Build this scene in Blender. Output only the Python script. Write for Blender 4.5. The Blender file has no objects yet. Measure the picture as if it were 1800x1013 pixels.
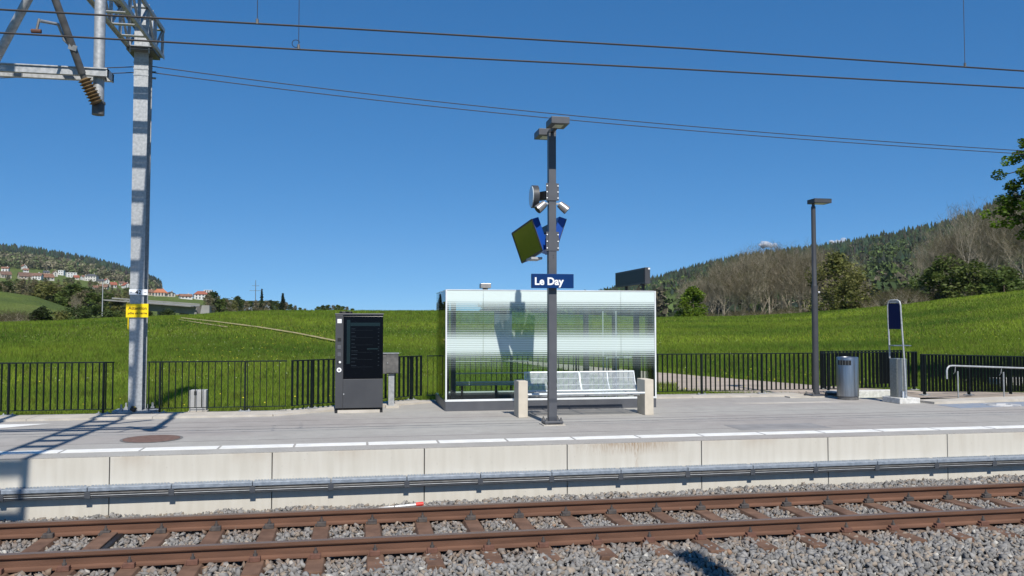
import bpy, bmesh, math, random
import numpy as np
from mathutils import Vector, Matrix, Euler
random.seed(7)
rs = np.random.RandomState(7)
R = math.radians
scene = bpy.context.scene
COL = scene.collection

# ------------------------------------------------------------------ camera
CAM_H = 1.75                       # metres above the platform surface (Z = 0)
YAW = math.atan(271 / 1470.0)      # looking a little right of square to the track
PITCH = math.atan(60.5 / 1470.0)
FPX = 1470.0
cam_data = bpy.data.cameras.new("camera")
cam_data.sensor_width = 36.0
cam_data.lens = FPX / 1800.0 * 36.0
cam_data.clip_start = 0.1
cam_data.clip_end = 20000
cam = bpy.data.objects.new("camera", cam_data)
COL.objects.link(cam)
cam.location = (0, 0, CAM_H)
cam.rotation_euler = (math.pi / 2 + PITCH, 0, -YAW)
scene.camera = cam

# ------------------------------------------------------------------ sky, sun, exposure
SUN_EL, SUN_AZ = 48.0, 2.8         # azimuth: degrees right of straight behind the track normal
world = bpy.data.worlds.new("World")
scene.world = world
world.use_nodes = True
wn = world.node_tree
sky = wn.nodes.new("ShaderNodeTexSky")
sky.sky_type = 'NISHITA'
sky.sun_disc = False
sky.sun_elevation = R(SUN_EL)
sky.sun_rotation = R(180 - SUN_AZ)
sky.altitude = 2000
sky.air_density = 0.5
sky.dust_density = 0.0
sky.ozone_density = 6.0
wbg = wn.nodes["Background"]
SKY_S = 0.105
wbg.inputs[1].default_value = SKY_S
# one response curve for the whole sky, like the camera's: (gain, power) for red, green, blue
_sep = wn.nodes.new("ShaderNodeSeparateColor")
_com = wn.nodes.new("ShaderNodeCombineColor")
wn.links.new(sky.outputs[0], _sep.inputs[0])
for _i, (_gain, _pow) in enumerate(((0.46, 0.89), (0.62, 0.61), (0.81, 0.49))):
    _m = wn.nodes.new("ShaderNodeMath"); _m.operation = 'MULTIPLY'; _m.inputs[1].default_value = SKY_S
    _p = wn.nodes.new("ShaderNodeMath"); _p.operation = 'POWER'; _p.inputs[1].default_value = _pow
    _g = wn.nodes.new("ShaderNodeMath"); _g.operation = 'MULTIPLY'; _g.inputs[1].default_value = _gain / SKY_S
    wn.links.new(_sep.outputs[_i], _m.inputs[0]); wn.links.new(_m.outputs[0], _p.inputs[0])
    wn.links.new(_p.outputs[0], _g.inputs[0]); wn.links.new(_g.outputs[0], _com.inputs[_i])
wn.links.new(_com.outputs[0], wbg.inputs[0])
sun_data = bpy.data.lights.new("sun", 'SUN')
sun_data.energy = 5.0
sun_data.angle = R(0.53)
sun_data.color = (1.0, 0.955, 0.88)
sun = bpy.data.objects.new("sun", sun_data)
COL.objects.link(sun)
sd = Vector((math.sin(R(SUN_AZ)) * math.cos(R(SUN_EL)), -math.cos(R(SUN_AZ)) * math.cos(R(SUN_EL)), math.sin(R(SUN_EL))))
sun.rotation_euler = sd.to_track_quat('Z', 'Y').to_euler()
scene.view_settings.view_transform = 'Standard'
scene.view_settings.look = 'None'
scene.view_settings.exposure = 0.15
scene.view_settings.gamma = 1.0
scene.view_settings.use_curve_mapping = False

# ------------------------------------------------------------------ helpers: materials
def new_mat(name):
    m = bpy.data.materials.new(name)
    m.use_nodes = True
    nt = m.node_tree
    return m, nt, nt.nodes["Principled BSDF"]

def N(nt, kind, **kw):
    n = nt.nodes.new(kind)
    for k, v in kw.items():
        setattr(n, k, v)
    return n

def ramp(nt, stops):
    r = nt.nodes.new("ShaderNodeValToRGB")
    e = r.color_ramp.elements
    e[0].position, e[0].color = stops[0][0], (*stops[0][1], 1)
    e[1].position, e[1].color = stops[-1][0], (*stops[-1][1], 1)
    for p, c in stops[1:-1]:
        x = e.new(p)
        x.color = (*c, 1)
    return r

def mat(name, c1, c2=None, scale=6.0, rough=0.6, metal=0.0, bump=0.0, bscale=None, detail=5, spec=0.5,
        stretch=None, lo=0.35, hi=0.65, c3=None):
    """Base colour mottled by world-space noise, fine relief from a second noise."""
    m, nt, b = new_mat(name)
    b.inputs["Roughness"].default_value = rough
    b.inputs["Metallic"].default_value = metal
    b.inputs["Specular IOR Level"].default_value = spec
    b.inputs["Base Color"].default_value = (*c1, 1)
    geo = N(nt, "ShaderNodeNewGeometry")
    vec = geo.outputs["Position"]
    if stretch:
        mp = N(nt, "ShaderNodeMapping")
        mp.inputs["Scale"].default_value = stretch
        nt.links.new(vec, mp.inputs["Vector"])
        vec = mp.outputs[0]
    if c2:
        n = N(nt, "ShaderNodeTexNoise")
        n.inputs["Scale"].default_value = scale
        n.inputs["Detail"].default_value = detail
        nt.links.new(vec, n.inputs["Vector"])
        stops = [(lo, c1), (hi, c2)] if not c3 else [(lo, c1), ((lo + hi) / 2, c2), (hi, c3)]
        r = ramp(nt, stops)
        nt.links.new(n.outputs["Fac"], r.inputs[0])
        nt.links.new(r.outputs[0], b.inputs["Base Color"])
    if bump:
        n2 = N(nt, "ShaderNodeTexNoise")
        n2.inputs["Scale"].default_value = bscale or scale * 8
        n2.inputs["Detail"].default_value = 4
        nt.links.new(geo.outputs["Position"], n2.inputs["Vector"])
        bp = N(nt, "ShaderNodeBump")
        bp.inputs["Strength"].default_value = bump
        bp.inputs["Distance"].default_value = 0.01
        nt.links.new(n2.outputs["Fac"], bp.inputs["Height"])
        nt.links.new(bp.outputs[0], b.inputs["Normal"])
    return m

def attr_mat(name, rough=0.8, spec=0.3, translucent=0.0, bump=0.0, bscale=60):
    """Base colour from the mesh colour attribute 'col' (each stone, blade or leaf its own colour)."""
    m, nt, b = new_mat(name)
    b.inputs["Roughness"].default_value = rough
    b.inputs["Specular IOR Level"].default_value = spec
    a = N(nt, "ShaderNodeAttribute", attribute_name="col")
    nt.links.new(a.outputs["Color"], b.inputs["Base Color"])
    if bump:
        n2 = N(nt, "ShaderNodeTexNoise")
        n2.inputs["Scale"].default_value = bscale
        bp = N(nt, "ShaderNodeBump")
        bp.inputs["Strength"].default_value = bump
        bp.inputs["Distance"].default_value = 0.01
        geo = N(nt, "ShaderNodeNewGeometry")
        nt.links.new(geo.outputs["Position"], n2.inputs["Vector"])
        nt.links.new(n2.outputs["Fac"], bp.inputs["Height"])
        nt.links.new(bp.outputs[0], b.inputs["Normal"])
    if translucent:
        t = N(nt, "ShaderNodeBsdfTranslucent")
        nt.links.new(a.outputs["Color"], t.inputs[0])
        mx = N(nt, "ShaderNodeMixShader")
        mx.inputs[0].default_value = translucent
        nt.links.new(b.outputs[0], mx.inputs[1])
        nt.links.new(t.outputs[0], mx.inputs[2])
        nt.links.new(mx.outputs[0], nt.nodes["Material Output"].inputs[0])
    return m

def rand_mat(name, stops, rough=0.7, scale=0.0, amount=0.25):
    """Colour picked per object (Object Info > Random) from a ramp."""
    m, nt, b = new_mat(name)
    b.inputs["Roughness"].default_value = rough
    b.inputs["Specular IOR Level"].default_value = 0.25
    o = N(nt, "ShaderNodeObjectInfo")
    r = ramp(nt, stops)
    r.color_ramp.interpolation = 'LINEAR'
    nt.links.new(o.outputs["Random"], r.inputs[0])
    out = r.outputs[0]
    if scale:
        n = N(nt, "ShaderNodeTexNoise")
        n.inputs["Scale"].default_value = scale
        geo = N(nt, "ShaderNodeNewGeometry")
        nt.links.new(geo.outputs["Position"], n.inputs["Vector"])
        mr = N(nt, "ShaderNodeMapRange")
        mr.inputs[1].default_value, mr.inputs[2].default_value = 0.3, 0.7
        mr.inputs[3].default_value, mr.inputs[4].default_value = 1 - amount, 1 + amount
        nt.links.new(n.outputs["Fac"], mr.inputs[0])
        hs = N(nt, "ShaderNodeHueSaturation")
        nt.links.new(mr.outputs[0], hs.inputs["Value"])
        nt.links.new(out, hs.inputs["Color"])
        out = hs.outputs[0]
    nt.links.new(out, b.inputs["Base Color"])
    return m

# ------------------------------------------------------------------ helpers: meshes and objects
class MB:
    def __init__(self):
        self.v, self.f = [], []
    def add(self, vs, fs):
        o = len(self.v)
        self.v += [tuple(p) for p in vs]
        self.f += [tuple(i + o for i in f) for f in fs]
        return self
    def box(self, x0, x1, y0, y1, z0, z1):
        vs = [(x, y, z) for z in (z0, z1) for y in (y0, y1) for x in (x0, x1)]
        return self.add(vs, [(0, 2, 3, 1), (4, 5, 7, 6), (0, 1, 5, 4), (2, 6, 7, 3), (0, 4, 6, 2), (1, 3, 7, 5)])
    def obox(self, c, sx, sy, sz, rot=(0, 0, 0)):
        m = Euler(rot).to_matrix()
        c = Vector(c)
        vs = [c + m @ Vector((x * sx / 2, y * sy / 2, z * sz / 2)) for z in (-1, 1) for y in (-1, 1) for x in (-1, 1)]
        return self.add(vs, [(0, 2, 3, 1), (4, 5, 7, 6), (0, 1, 5, 4), (2, 6, 7, 3), (0, 4, 6, 2), (1, 3, 7, 5)])
    def bar(self, a, b, w, h, up=(0, 0, 1)):
        """Rectangular bar from a to b; w across, h along 'up'."""
        a, b = Vector(a), Vector(b)
        d = (b - a).normalized()
        s = d.cross(Vector(up))
        if s.length < 1e-4:
            s = d.cross(Vector((1, 0, 0)))
        s.normalize()
        u = s.cross(d)
        vs = []
        for p in (a, b):
            vs += [p - s * w / 2 - u * h / 2, p + s * w / 2 - u * h / 2, p + s * w / 2 + u * h / 2, p - s * w / 2 + u * h / 2]
        return self.add(vs, [(0, 3, 2, 1), (4, 5, 6, 7), (0, 1, 5, 4), (1, 2, 6, 5), (2, 3, 7, 6), (3, 0, 4, 7)])
    def tube(self, pts, r, n=8, cap=True):
        pts = [Vector(p) for p in pts]
        rr = r if isinstance(r, (list, tuple)) else [r] * len(pts)
        rings, prev = [], None
        for i, p in enumerate(pts):
            d = (pts[min(i + 1, len(pts) - 1)] - pts[max(i - 1, 0)]).normalized()
            if prev is None:
                s = d.cross(Vector((0, 0, 1)))
                if s.length < 1e-3:
                    s = d.cross(Vector((0, 1, 0)))
            else:
                s = prev - d * prev.dot(d)
            s.normalize()
            prev = s
            u = d.cross(s)
            rings.append([p + (s * math.cos(2 * math.pi * k / n) + u * math.sin(2 * math.pi * k / n)) * rr[i] for k in range(n)])
        vs = [q for g in rings for q in g]
        fs = []
        for i in range(len(pts) - 1):
            for k in range(n):
                fs.append((i * n + k, i * n + (k + 1) % n, (i + 1) * n + (k + 1) % n, (i + 1) * n + k))
        if cap:
            fs.append(tuple(range(n - 1, -1, -1)))
            fs.append(tuple((len(pts) - 1) * n + k for k in range(n)))
        return self.add(vs, fs)
    def lathe(self, prof, c=(0, 0, 0), n=20):
        """Rings of (radius, z) around a vertical axis at c."""
        vs, fs = [], []
        for r, z in prof:
            vs += [(c[0] + r * math.cos(2 * math.pi * k / n), c[1] + r * math.sin(2 * math.pi * k / n), c[2] + z) for k in range(n)]
        for i in range(len(prof) - 1):
            for k in range(n):
                fs.append((i * n + k, i * n + (k + 1) % n, (i + 1) * n + (k + 1) % n, (i + 1) * n + k))
        fs.append(tuple(range(n - 1, -1, -1)))
        fs.append(tuple((len(prof) - 1) * n + k for k in range(n)))
        return self.add(vs, fs)
    def prism(self, poly, axis, a0, a1):
        """Extrude a 2D polygon along 'x' (poly = y,z), 'y' (poly = x,z) or 'z' (poly = x,y)."""
        def P(p, t):
            return {'x': (t, p[0], p[1]), 'y': (p[0], t, p[1]), 'z': (p[0], p[1], t)}[axis]
        n = len(poly)
        vs = [P(p, a0) for p in poly] + [P(p, a1) for p in poly]
        fs = [tuple(range(n - 1, -1, -1)), tuple(range(n, 2 * n))]
        fs += [(k, (k + 1) % n, n + (k + 1) % n, n + k) for k in range(n)]
        return self.add(vs, fs)
    def mesh(self, name, material, off=(0, 0, 0), bev=0.0, smooth=False):
        me = bpy.data.meshes.new(name)
        me.from_pydata([(x - off[0], y - off[1], z - off[2]) for x, y, z in self.v], [], self.f)
        bm = bmesh.new()
        bm.from_mesh(me)
        bmesh.ops.recalc_face_normals(bm, faces=bm.faces)
        if bev:
            bmesh.ops.bevel(bm, geom=[e for e in bm.edges if len(e.link_faces) == 2 and e.calc_face_angle(0) > 0.5],
                            offset=bev, segments=2, profile=0.5, affect='EDGES')
        bm.to_mesh(me)
        bm.free()
        if smooth:
            me.polygons.foreach_set("use_smooth", [True] * len(me.polygons))
            me.set_sharp_from_angle(angle=R(40))
        me.materials.append(material)
        return me
    def build(self, name, material, parent=None, bev=0.0, smooth=False):
        off = (0, 0, 0)
        if parent is not None:
            off = world_loc(parent)
        return link(name, self.mesh(name, material, off, bev, smooth), parent)

def world_loc(o):
    p = Vector(o.location)
    while o.parent is not None:
        o = o.parent
        p = p + Vector(o.location)
    return p

def link(name, me, parent=None, loc=None, rz=0.0):
    o = bpy.data.objects.new(name, me)
    COL.objects.link(o)
    if parent is not None:
        o.parent = parent
    if loc is not None:
        o.location = loc
    if rz:
        o.rotation_euler = (0, 0, rz)
    return o

def tag(o, label=None, cat=None, group=None, kind=None):
    if label: o["label"] = label
    if cat: o["category"] = cat
    if group: o["group"] = group
    if kind: o["kind"] = kind
    return o

def thing(name, label, cat, loc=(0, 0, 0), group=None):
    o = bpy.data.objects.new(name, None)
    COL.objects.link(o)
    o.location = loc
    o.empty_display_size = 0.2
    return tag(o, label, cat, group)

def copy_tree(o, parent=None):
    c = o.copy()
    COL.objects.link(c)
    c.parent = parent
    for ch in o.children:
        copy_tree(ch, c)
    return c

def np_mesh(name, V, F, material, cols=None, smooth=False):
    """Fast mesh from numpy arrays: V (n,3), F (m,k), cols (n,3)."""
    me = bpy.data.meshes.new(name)
    V = np.asarray(V, dtype=np.float32)
    F = np.asarray(F, dtype=np.int32)
    k = F.shape[1]
    me.vertices.add(len(V))
    me.vertices.foreach_set("co", V.ravel())
    me.loops.add(F.size)
    me.loops.foreach_set("vertex_index", F.ravel())
    me.polygons.add(len(F))
    me.polygons.foreach_set("loop_start", np.arange(0, F.size, k, dtype=np.int32))
    try:
        me.polygons.foreach_set("loop_total", np.full(len(F), k, dtype=np.int32))
    except Exception:
        pass
    me.update(calc_edges=True)
    if cols is not None:
        a = me.color_attributes.new("col", 'FLOAT_COLOR', 'POINT')
        c4 = np.ones((len(V), 4), dtype=np.float32)
        c4[:, :3] = cols
        a.data.foreach_set("color", c4.ravel())
    if smooth:
        me.polygons.foreach_set("use_smooth", np.ones(len(F), dtype=bool))
    me.materials.append(material)
    return me

def text_mesh(name, body, size, material, bold=0.0, depth=0.002):
    cu = bpy.data.curves.new(name, 'FONT')
    cu.body = body
    cu.size = size
    cu.offset = bold
    cu.extrude = depth
    cu.align_x = 'LEFT'
    cu.resolution_u = 4
    tmp = bpy.data.objects.new(name, cu)
    COL.objects.link(tmp)
    bpy.context.view_layer.update()
    dg = bpy.context.evaluated_depsgraph_get()
    me = bpy.data.meshes.new_from_object(tmp.evaluated_get(dg))
    me.name = name
    bpy.data.objects.remove(tmp)
    me.materials.clear()
    me.materials.append(material)
    return me

def put_text(name, body, parent, x0, x1, zbase, y, material, bold=0.0, height=None):
    """Upright lettering facing the track, stretched to run from x0 to x1 on the plane y."""
    me = text_mesh(name, body, 1.0, material, bold)
    co = np.empty(len(me.vertices) * 3, dtype=np.float32)
    me.vertices.foreach_get("co", co)
    co = co.reshape(-1, 3)
    w = co[:, 0].max() - co[:, 0].min()
    sx = (x1 - x0) / w
    sz = sx if height is None else height / 0.73
    off = world_loc(parent)
    out = np.empty_like(co)
    out[:, 0] = x0 + (co[:, 0] - co[:, 0].min()) * sx - off[0]
    out[:, 1] = y - co[:, 2] - off[1]
    out[:, 2] = zbase + co[:, 1] * sz - off[2]
    me.vertices.foreach_set("co", out.ravel())
    me.update()
    return link(name, me, parent)

# ------------------------------------------------------------------ terrain
def ang(p):
    """Bearing (radians right of the track normal) of a photo column."""
    return YAW + np.arctan((np.asarray(p, float) - 900) / FPX)

def col_of(a):
    return 900 + FPX * np.tan(np.clip(np.asarray(a) - YAW, -1.35, 1.35))

CREST = [(-900, 60, 578), (-400, 65, 574), (0, 70, 571), (100, 72, 568), (200, 74, 562), (300, 76, 558), (345, 78, 556),
         (400, 84, 551), (480, 90, 548), (770, 92, 548), (900, 95, 551), (1000, 97, 556), (1160, 100, 560), (1300, 105, 558),
         (1400, 108, 553), (1500, 110, 545), (1600, 108, 536), (1650, 106, 529), (1800, 100, 513), (2100, 95, 490), (2700, 80, 480)]
DN = [170, 300, 450, 600, 850, 1200, 1500, 2200]
FAR = [(-900, [480, 540, 530, 520, 485, 455, 430, 390]), (-400, [495, 545, 535, 525, 495, 470, 450, 415]),
       (0, [510, 548, 538, 528, 500, 475, 463, 443]), (60, [520, 549, 539, 529, 504, 481, 469, 449]),
       (120, [541, 552, 541, 530, 508, 488, 477, 459]), (165, [560, 554, 543, 531, 512, 494, 484, 467]),
       (240, [570, 556, 545, 533, 519, 507, 501, 489]), (310, [572, 556, 545, 533, 521, 519, 520, 521]),
       (370, [572, 558, 548, 538, 527, 532, 537, 543]), (450, [572, 560, 553, 548, 545, 546, 548, 552]),
       (600, [572, 562, 560, 558, 556, 557, 558, 560]), (800, [572, 566, 564, 563, 562, 562, 561, 562]),
       (900, [572, 566, 563, 562, 561, 559, 557, 562]), (960, [572, 566, 563, 560, 556, 550, 546, 560]),
       (1050, [572, 566, 562, 558, 548, 535, 527, 550]), (1145, [572, 566, 560, 552, 535, 514, 503, 530]),
       (1200, [572, 566, 558, 546, 525, 500, 487, 520]), (1300, [572, 564, 555, 540, 512, 478, 462, 500]),
       (1460, [572, 562, 550, 530, 495, 460, 444, 480]), (1540, [570, 560, 548, 525, 485, 445, 427, 470]),
       (1650, [568, 556, 545, 520, 478, 435, 407, 460]), (1720, [566, 554, 540, 512, 465, 415, 382, 440]),
       (1800, [560, 550, 535, 505, 450, 392, 352, 420]), (2000, [550, 540, 525, 495, 430, 370, 340, 400]),
       (2700, [550, 540, 525, 495, 430, 370, 340, 400])]
CREST = np.array(CREST, float)
FARP = np.array([r[0] for r in FAR], float)
FARY = np.array([r[1] for r in FAR], float)

def terrain_pd(p, d):
    p = np.atleast_1d(np.asarray(p, float))
    d = np.atleast_1d(np.asarray(d, float))
    c = np.cos(ang(p) - YAW)
    cd = np.interp(p, CREST[:, 0], CREST[:, 1])
    cy = np.interp(p, CREST[:, 0], CREST[:, 2])
    z_of = lambda y, dd: CAM_H + dd * c * (567 - y) / FPX
    zc = z_of(cy, cd)
    nd = [np.full_like(p, 0.0), np.full_like(p, 27.0), 27 + (cd - 27) * 0.45, cd - 8, cd, cd + 9, cd + 34]
    nz = [np.full_like(p, -0.12), np.full_like(p, -0.08), -0.08 + (zc + 0.08) * 0.42, zc - 0.22, zc, zc + 0.1, zc - 1.2]
    for k, D in enumerate(DN):
        y = np.interp(p, FARP, FARY[:, k])
        nd.append(np.full_like(p, float(D)))
        nz.append(z_of(y, D))
    nd.append(np.full_like(p, 3200.0))
    nz.append(nz[-1] - 60)
    z = np.zeros_like(p)
    for k in range(len(nd) - 1):
        t = np.clip((d - nd[k]) / np.maximum(nd[k + 1] - nd[k], 1e-6), 0, 1)
        m = (d >= nd[k]) & ((d < nd[k + 1]) | (k == len(nd) - 2))
        z = np.where(m, nz[k] + (nz[k + 1] - nz[k]) * t, z)
    return z

def ground(x, y):
    a = np.arctan2(x, y)
    return terrain_pd(col_of(a), np.hypot(x, y))

def at(p, d):
    """World point on the terrain at bearing column p and distance d."""
    a = float(ang(p))
    return Vector((d * math.sin(a), d * math.cos(a), float(terrain_pd(p, d)[0])))

def hit(px, py, d0=15.0, d1=2300.0):
    """Where the line of sight through a photo point meets the terrain (surveying aid)."""
    ds = np.geomspace(d0, d1, 1500)
    z = terrain_pd(np.full_like(ds, px), ds)
    c = math.cos(float(ang(px)) - YAW)
    zs = CAM_H + ds * c * (567 - py) / FPX
    k = int(np.argmax(z >= zs)) if (z >= zs).any() else len(ds) - 1
    return at(px, ds[k])

FENCE_LINE = [(-16, 16.88), (-1.25, 16.88), (1.45, 18.82), (10.5, 18.82), (12.95, 17.75), (24, 20.2)]
def fence_y(x):
    return np.interp(x, [q[0] for q in FENCE_LINE], [q[1] for q in FENCE_LINE])

# ------------------------------------------------------------------ ground materials
def meadow_material(name, base, dark, pale, brown=None):
    m, nt, b = new_mat(name)
    b.inputs["Roughness"].default_value = 0.95
    b.inputs["Specular IOR Level"].default_value = 0.1
    geo = N(nt, "ShaderNodeNewGeometry")
    n1 = N(nt, "ShaderNodeTexNoise"); n1.inputs["Scale"].default_value = 0.09; n1.inputs["Detail"].default_value = 6
    n2 = N(nt, "ShaderNodeTexNoise"); n2.inputs["Scale"].default_value = 3.2; n2.inputs["Detail"].default_value = 8
    for n in (n1, n2):
        nt.links.new(geo.outputs["Position"], n.inputs["Vector"])
    r1 = ramp(nt, [(0.35, dark), (0.5, base), (0.68, pale)])
    nt.links.new(n1.outputs["Fac"], r1.inputs[0])
    mr = N(nt, "ShaderNodeMapRange")
    mr.inputs[1].default_value, mr.inputs[2].default_value = 0.3, 0.7
    mr.inputs[3].default_value, mr.inputs[4].default_value = 0.55, 1.45
    nt.links.new(n2.outputs["Fac"], mr.inputs[0])
    hs = N(nt, "ShaderNodeHueSaturation")
    nt.links.new(r1.outputs[0], hs.inputs["Color"])
    nt.links.new(mr.outputs[0], hs.inputs["Value"])
    nt.links.new(hs.outputs[0], b.inputs["Base Color"])
    bp = N(nt, "ShaderNodeBump"); bp.inputs["Strength"].default_value = 0.8; bp.inputs["Distance"].default_value = 0.3
    nt.links.new(n2.outputs["Fac"], bp.inputs["Height"])
    nt.links.new(bp.outputs[0], b.inputs["Normal"])
    return m

M = {}
M['meadow'] = meadow_material("meadow grass ground", (0.145, 0.18, 0.026), (0.11, 0.145, 0.02), (0.185, 0.205, 0.036))
M['valley'] = meadow_material("valley ground", (0.10, 0.135, 0.03), (0.075, 0.105, 0.028), (0.125, 0.15, 0.042))
M['hill'] = meadow_material("forest floor", (0.035, 0.055, 0.02), (0.025, 0.04, 0.018), (0.06, 0.075, 0.03))
M['earth'] = mat("plain grass far", (0.05, 0.09, 0.02), (0.08, 0.12, 0.03), 0.01, rough=1.0)
def asphalt_material():
    m, nt, b = new_mat("platform asphalt")
    b.inputs["Roughness"].default_value = 0.93
    b.inputs["Specular IOR Level"].default_value = 0.2
    geo = N(nt, "ShaderNodeNewGeometry")
    def noise(scale, detail, lo, hi, a_, b_, stretch=None):
        n = N(nt, "ShaderNodeTexNoise"); n.inputs["Scale"].default_value = scale; n.inputs["Detail"].default_value = detail
        v = geo.outputs["Position"]
        if stretch:
            mp = N(nt, "ShaderNodeMapping"); mp.inputs["Scale"].default_value = stretch
            nt.links.new(v, mp.inputs[0]); v = mp.outputs[0]
        nt.links.new(v, n.inputs["Vector"])
        r = N(nt, "ShaderNodeMapRange"); r.inputs[1].default_value = lo; r.inputs[2].default_value = hi
        r.inputs[3].default_value = a_; r.inputs[4].default_value = b_
        nt.links.new(n.outputs["Fac"], r.inputs[0])
        return n, r
    n0, big = noise(0.35, 5, 0.35, 0.65, 0.90, 1.08, (0.6, 1.6, 1))
    n1, mid = noise(3.0, 6, 0.3, 0.7, 0.92, 1.07)
    n2, fine = noise(75, 3, 0.3, 0.7, 0.74, 1.24)
    v = N(nt, "ShaderNodeTexVoronoi"); v.inputs["Scale"].default_value = 2.3
    nt.links.new(geo.outputs["Position"], v.inputs["Vector"])
    gum = N(nt, "ShaderNodeMapRange"); gum.inputs[1].default_value = 0.035; gum.inputs[2].default_value = 0.055
    gum.inputs[3].default_value = 0.72; gum.inputs[4].default_value = 1.0
    nt.links.new(v.outputs["Distance"], gum.inputs[0])
    val = big.outputs[0]
    for o in (mid.outputs[0], fine.outputs[0], gum.outputs[0]):
        k = N(nt, "ShaderNodeMath", operation='MULTIPLY')
        nt.links.new(val, k.inputs[0]); nt.links.new(o, k.inputs[1]); val = k.outputs[0]
    hue = ramp(nt, [(0.35, (0.365, 0.338, 0.316)), (0.6, (0.345, 0.333, 0.308))])
    nt.links.new(n0.outputs["Fac"], hue.inputs[0])
    hs = N(nt, "ShaderNodeHueSaturation")
    nt.links.new(hue.outputs[0], hs.inputs["Color"]); nt.links.new(val, hs.inputs["Value"])
    nt.links.new(hs.outputs[0], b.inputs["Base Color"])
    bp = N(nt, "ShaderNodeBump"); bp.inputs["Strength"].default_value = 0.5; bp.inputs["Distance"].default_value = 0.008
    nt.links.new(n2.outputs["Fac"], bp.inputs["Height"]); nt.links.new(bp.outputs[0], b.inputs["Normal"])
    return m
M['asphalt'] = asphalt_material()
M['asphalt_patch'] = mat("newer asphalt patch", (0.235, 0.228, 0.225), (0.285, 0.277, 0.272), 3.0, rough=0.92, bump=0.4, bscale=120, spec=0.25)
M['asphalt_dark'] = mat("dark asphalt patch", (0.15, 0.147, 0.147), (0.19, 0.186, 0.184), 2.0, rough=0.92, bump=0.4, bscale=120, spec=0.25)
M['paint'] = mat("worn white paint", (0.70, 0.69, 0.65), (0.82, 0.81, 0.77), 5, rough=0.7, bump=0.2, bscale=90)
M['kerb'] = mat("kerb concrete", (0.42, 0.385, 0.33), (0.52, 0.48, 0.42), 3, rough=0.9, bump=0.3, bscale=60)
M['pier'] = mat("bench pier concrete", (0.50, 0.45, 0.37), (0.58, 0.52, 0.43), 4, rough=0.9, bump=0.25, bscale=50)
M['white_conc'] = mat("pale rough concrete", (0.5, 0.49, 0.46), (0.68, 0.67, 0.64), 14, rough=0.95, bump=0.8, bscale=60)
M['gravel_path'] = mat("gravel path", (0.33, 0.27, 0.215), (0.42, 0.35, 0.28), 1.5, rough=1.0, bump=0.4, bscale=30)
M['track_earth'] = mat("bare earth track", (0.36, 0.28, 0.16), (0.25, 0.22, 0.1), 1.2, rough=1.0)
M['bed'] = mat("ballast bed", (0.07, 0.065, 0.06), (0.15, 0.14, 0.13), 25, rough=1.0)
M['rust'] = mat("rusty rail side", (0.098, 0.047, 0.028), (0.145, 0.07, 0.042), 5, rough=0.85, bump=0.3, bscale=80, stretch=(0.4, 3, 3))
M['railtop'] = mat("rail head", (0.15, 0.105, 0.082), (0.21, 0.155, 0.125), 8, rough=0.5, metal=0.3, stretch=(0.2, 8, 8))
M['sleeper'] = mat("rusty sleeper", (0.105, 0.056, 0.034), (0.175, 0.098, 0.062), 5, rough=0.9, bump=0.4, bscale=60)
M['clip'] = mat("dark clip", (0.05, 0.045, 0.045), (0.09, 0.075, 0.065), 20, rough=0.7)
M['clip_rust'] = mat("rust clip", (0.115, 0.053, 0.036), (0.155, 0.072, 0.048), 20, rough=0.8)
M['galv'] = mat("galvanised steel", (0.33, 0.345, 0.355), (0.47, 0.48, 0.49), 22, rough=0.55, metal=0.35, bump=0.15, bscale=40)
M['galv_dull'] = mat("dull galvanised steel", (0.30, 0.315, 0.33), (0.42, 0.435, 0.45), 14, rough=0.6, metal=0.35)
M['dark_steel'] = mat("weathered steel", (0.10, 0.10, 0.10), (0.17, 0.165, 0.16), 10, rough=0.65, metal=0.3)
M['duct_cover'] = mat("duct cover zinc", (0.20, 0.235, 0.28), (0.30, 0.34, 0.39), 16, rough=0.55, metal=0.25, bump=0.4, bscale=70)
M['anthracite'] = mat("anthracite paint", (0.052, 0.054, 0.060), (0.062, 0.064, 0.070), 3, rough=0.45, spec=0.35)
M['post_grey'] = mat("lamp post grey", (0.078, 0.081, 0.092), (0.094, 0.097, 0.108), 4, rough=0.45)
M['fence'] = mat("fence dark green grey", (0.005, 0.009, 0.009), (0.009, 0.014, 0.014), 6, rough=0.5, spec=0.25)
M['bracket'] = mat("bracket dark zinc", (0.045, 0.05, 0.06), (0.065, 0.07, 0.08), 9, rough=0.6)
M['black'] = mat("black plastic", (0.012, 0.012, 0.013), rough=0.5)
M['blackglass'] = mat("black screen glass", (0.003, 0.004, 0.007), rough=0.12, spec=0.12)
M['whitealu'] = mat("white aluminium", (0.68, 0.70, 0.71), (0.74, 0.76, 0.77), 5, rough=0.4)
M['bench'] = mat("bench coated wire", (0.55, 0.60, 0.62), (0.66, 0.70, 0.72), 10, rough=0.4, metal=0.2)
M['steel'] = mat("brushed stainless", (0.31, 0.32, 0.335), (0.41, 0.42, 0.435), 30, rough=0.3, metal=0.9, stretch=(1, 1, 0.05))
M['steel_matt'] = mat("matt stainless", (0.25, 0.265, 0.25), (0.32, 0.335, 0.315), 20, rough=0.45, metal=0.6)
M['blue'] = mat("station blue", (0.001, 0.028, 0.125), (0.001, 0.033, 0.145), 4, rough=0.5, spec=0.2)
M['navy'] = mat("navy panel", (0.003, 0.007, 0.04), rough=0.5, spec=0.15)
M['dispblue'] = mat("display case blue", (0.004, 0.06, 0.33), rough=0.4)
M['white'] = mat("white print", (0.85, 0.86, 0.87), rough=0.5)
M['yellow'] = mat("warning yellow", (0.85, 0.58, 0.0), (0.9, 0.64, 0.0), 6, rough=0.5)
M['print'] = mat("dark print", (0.10, 0.055, 0.005), rough=0.7)
M['printblack'] = mat("black print", (0.02, 0.02, 0.022), rough=0.7)
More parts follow.
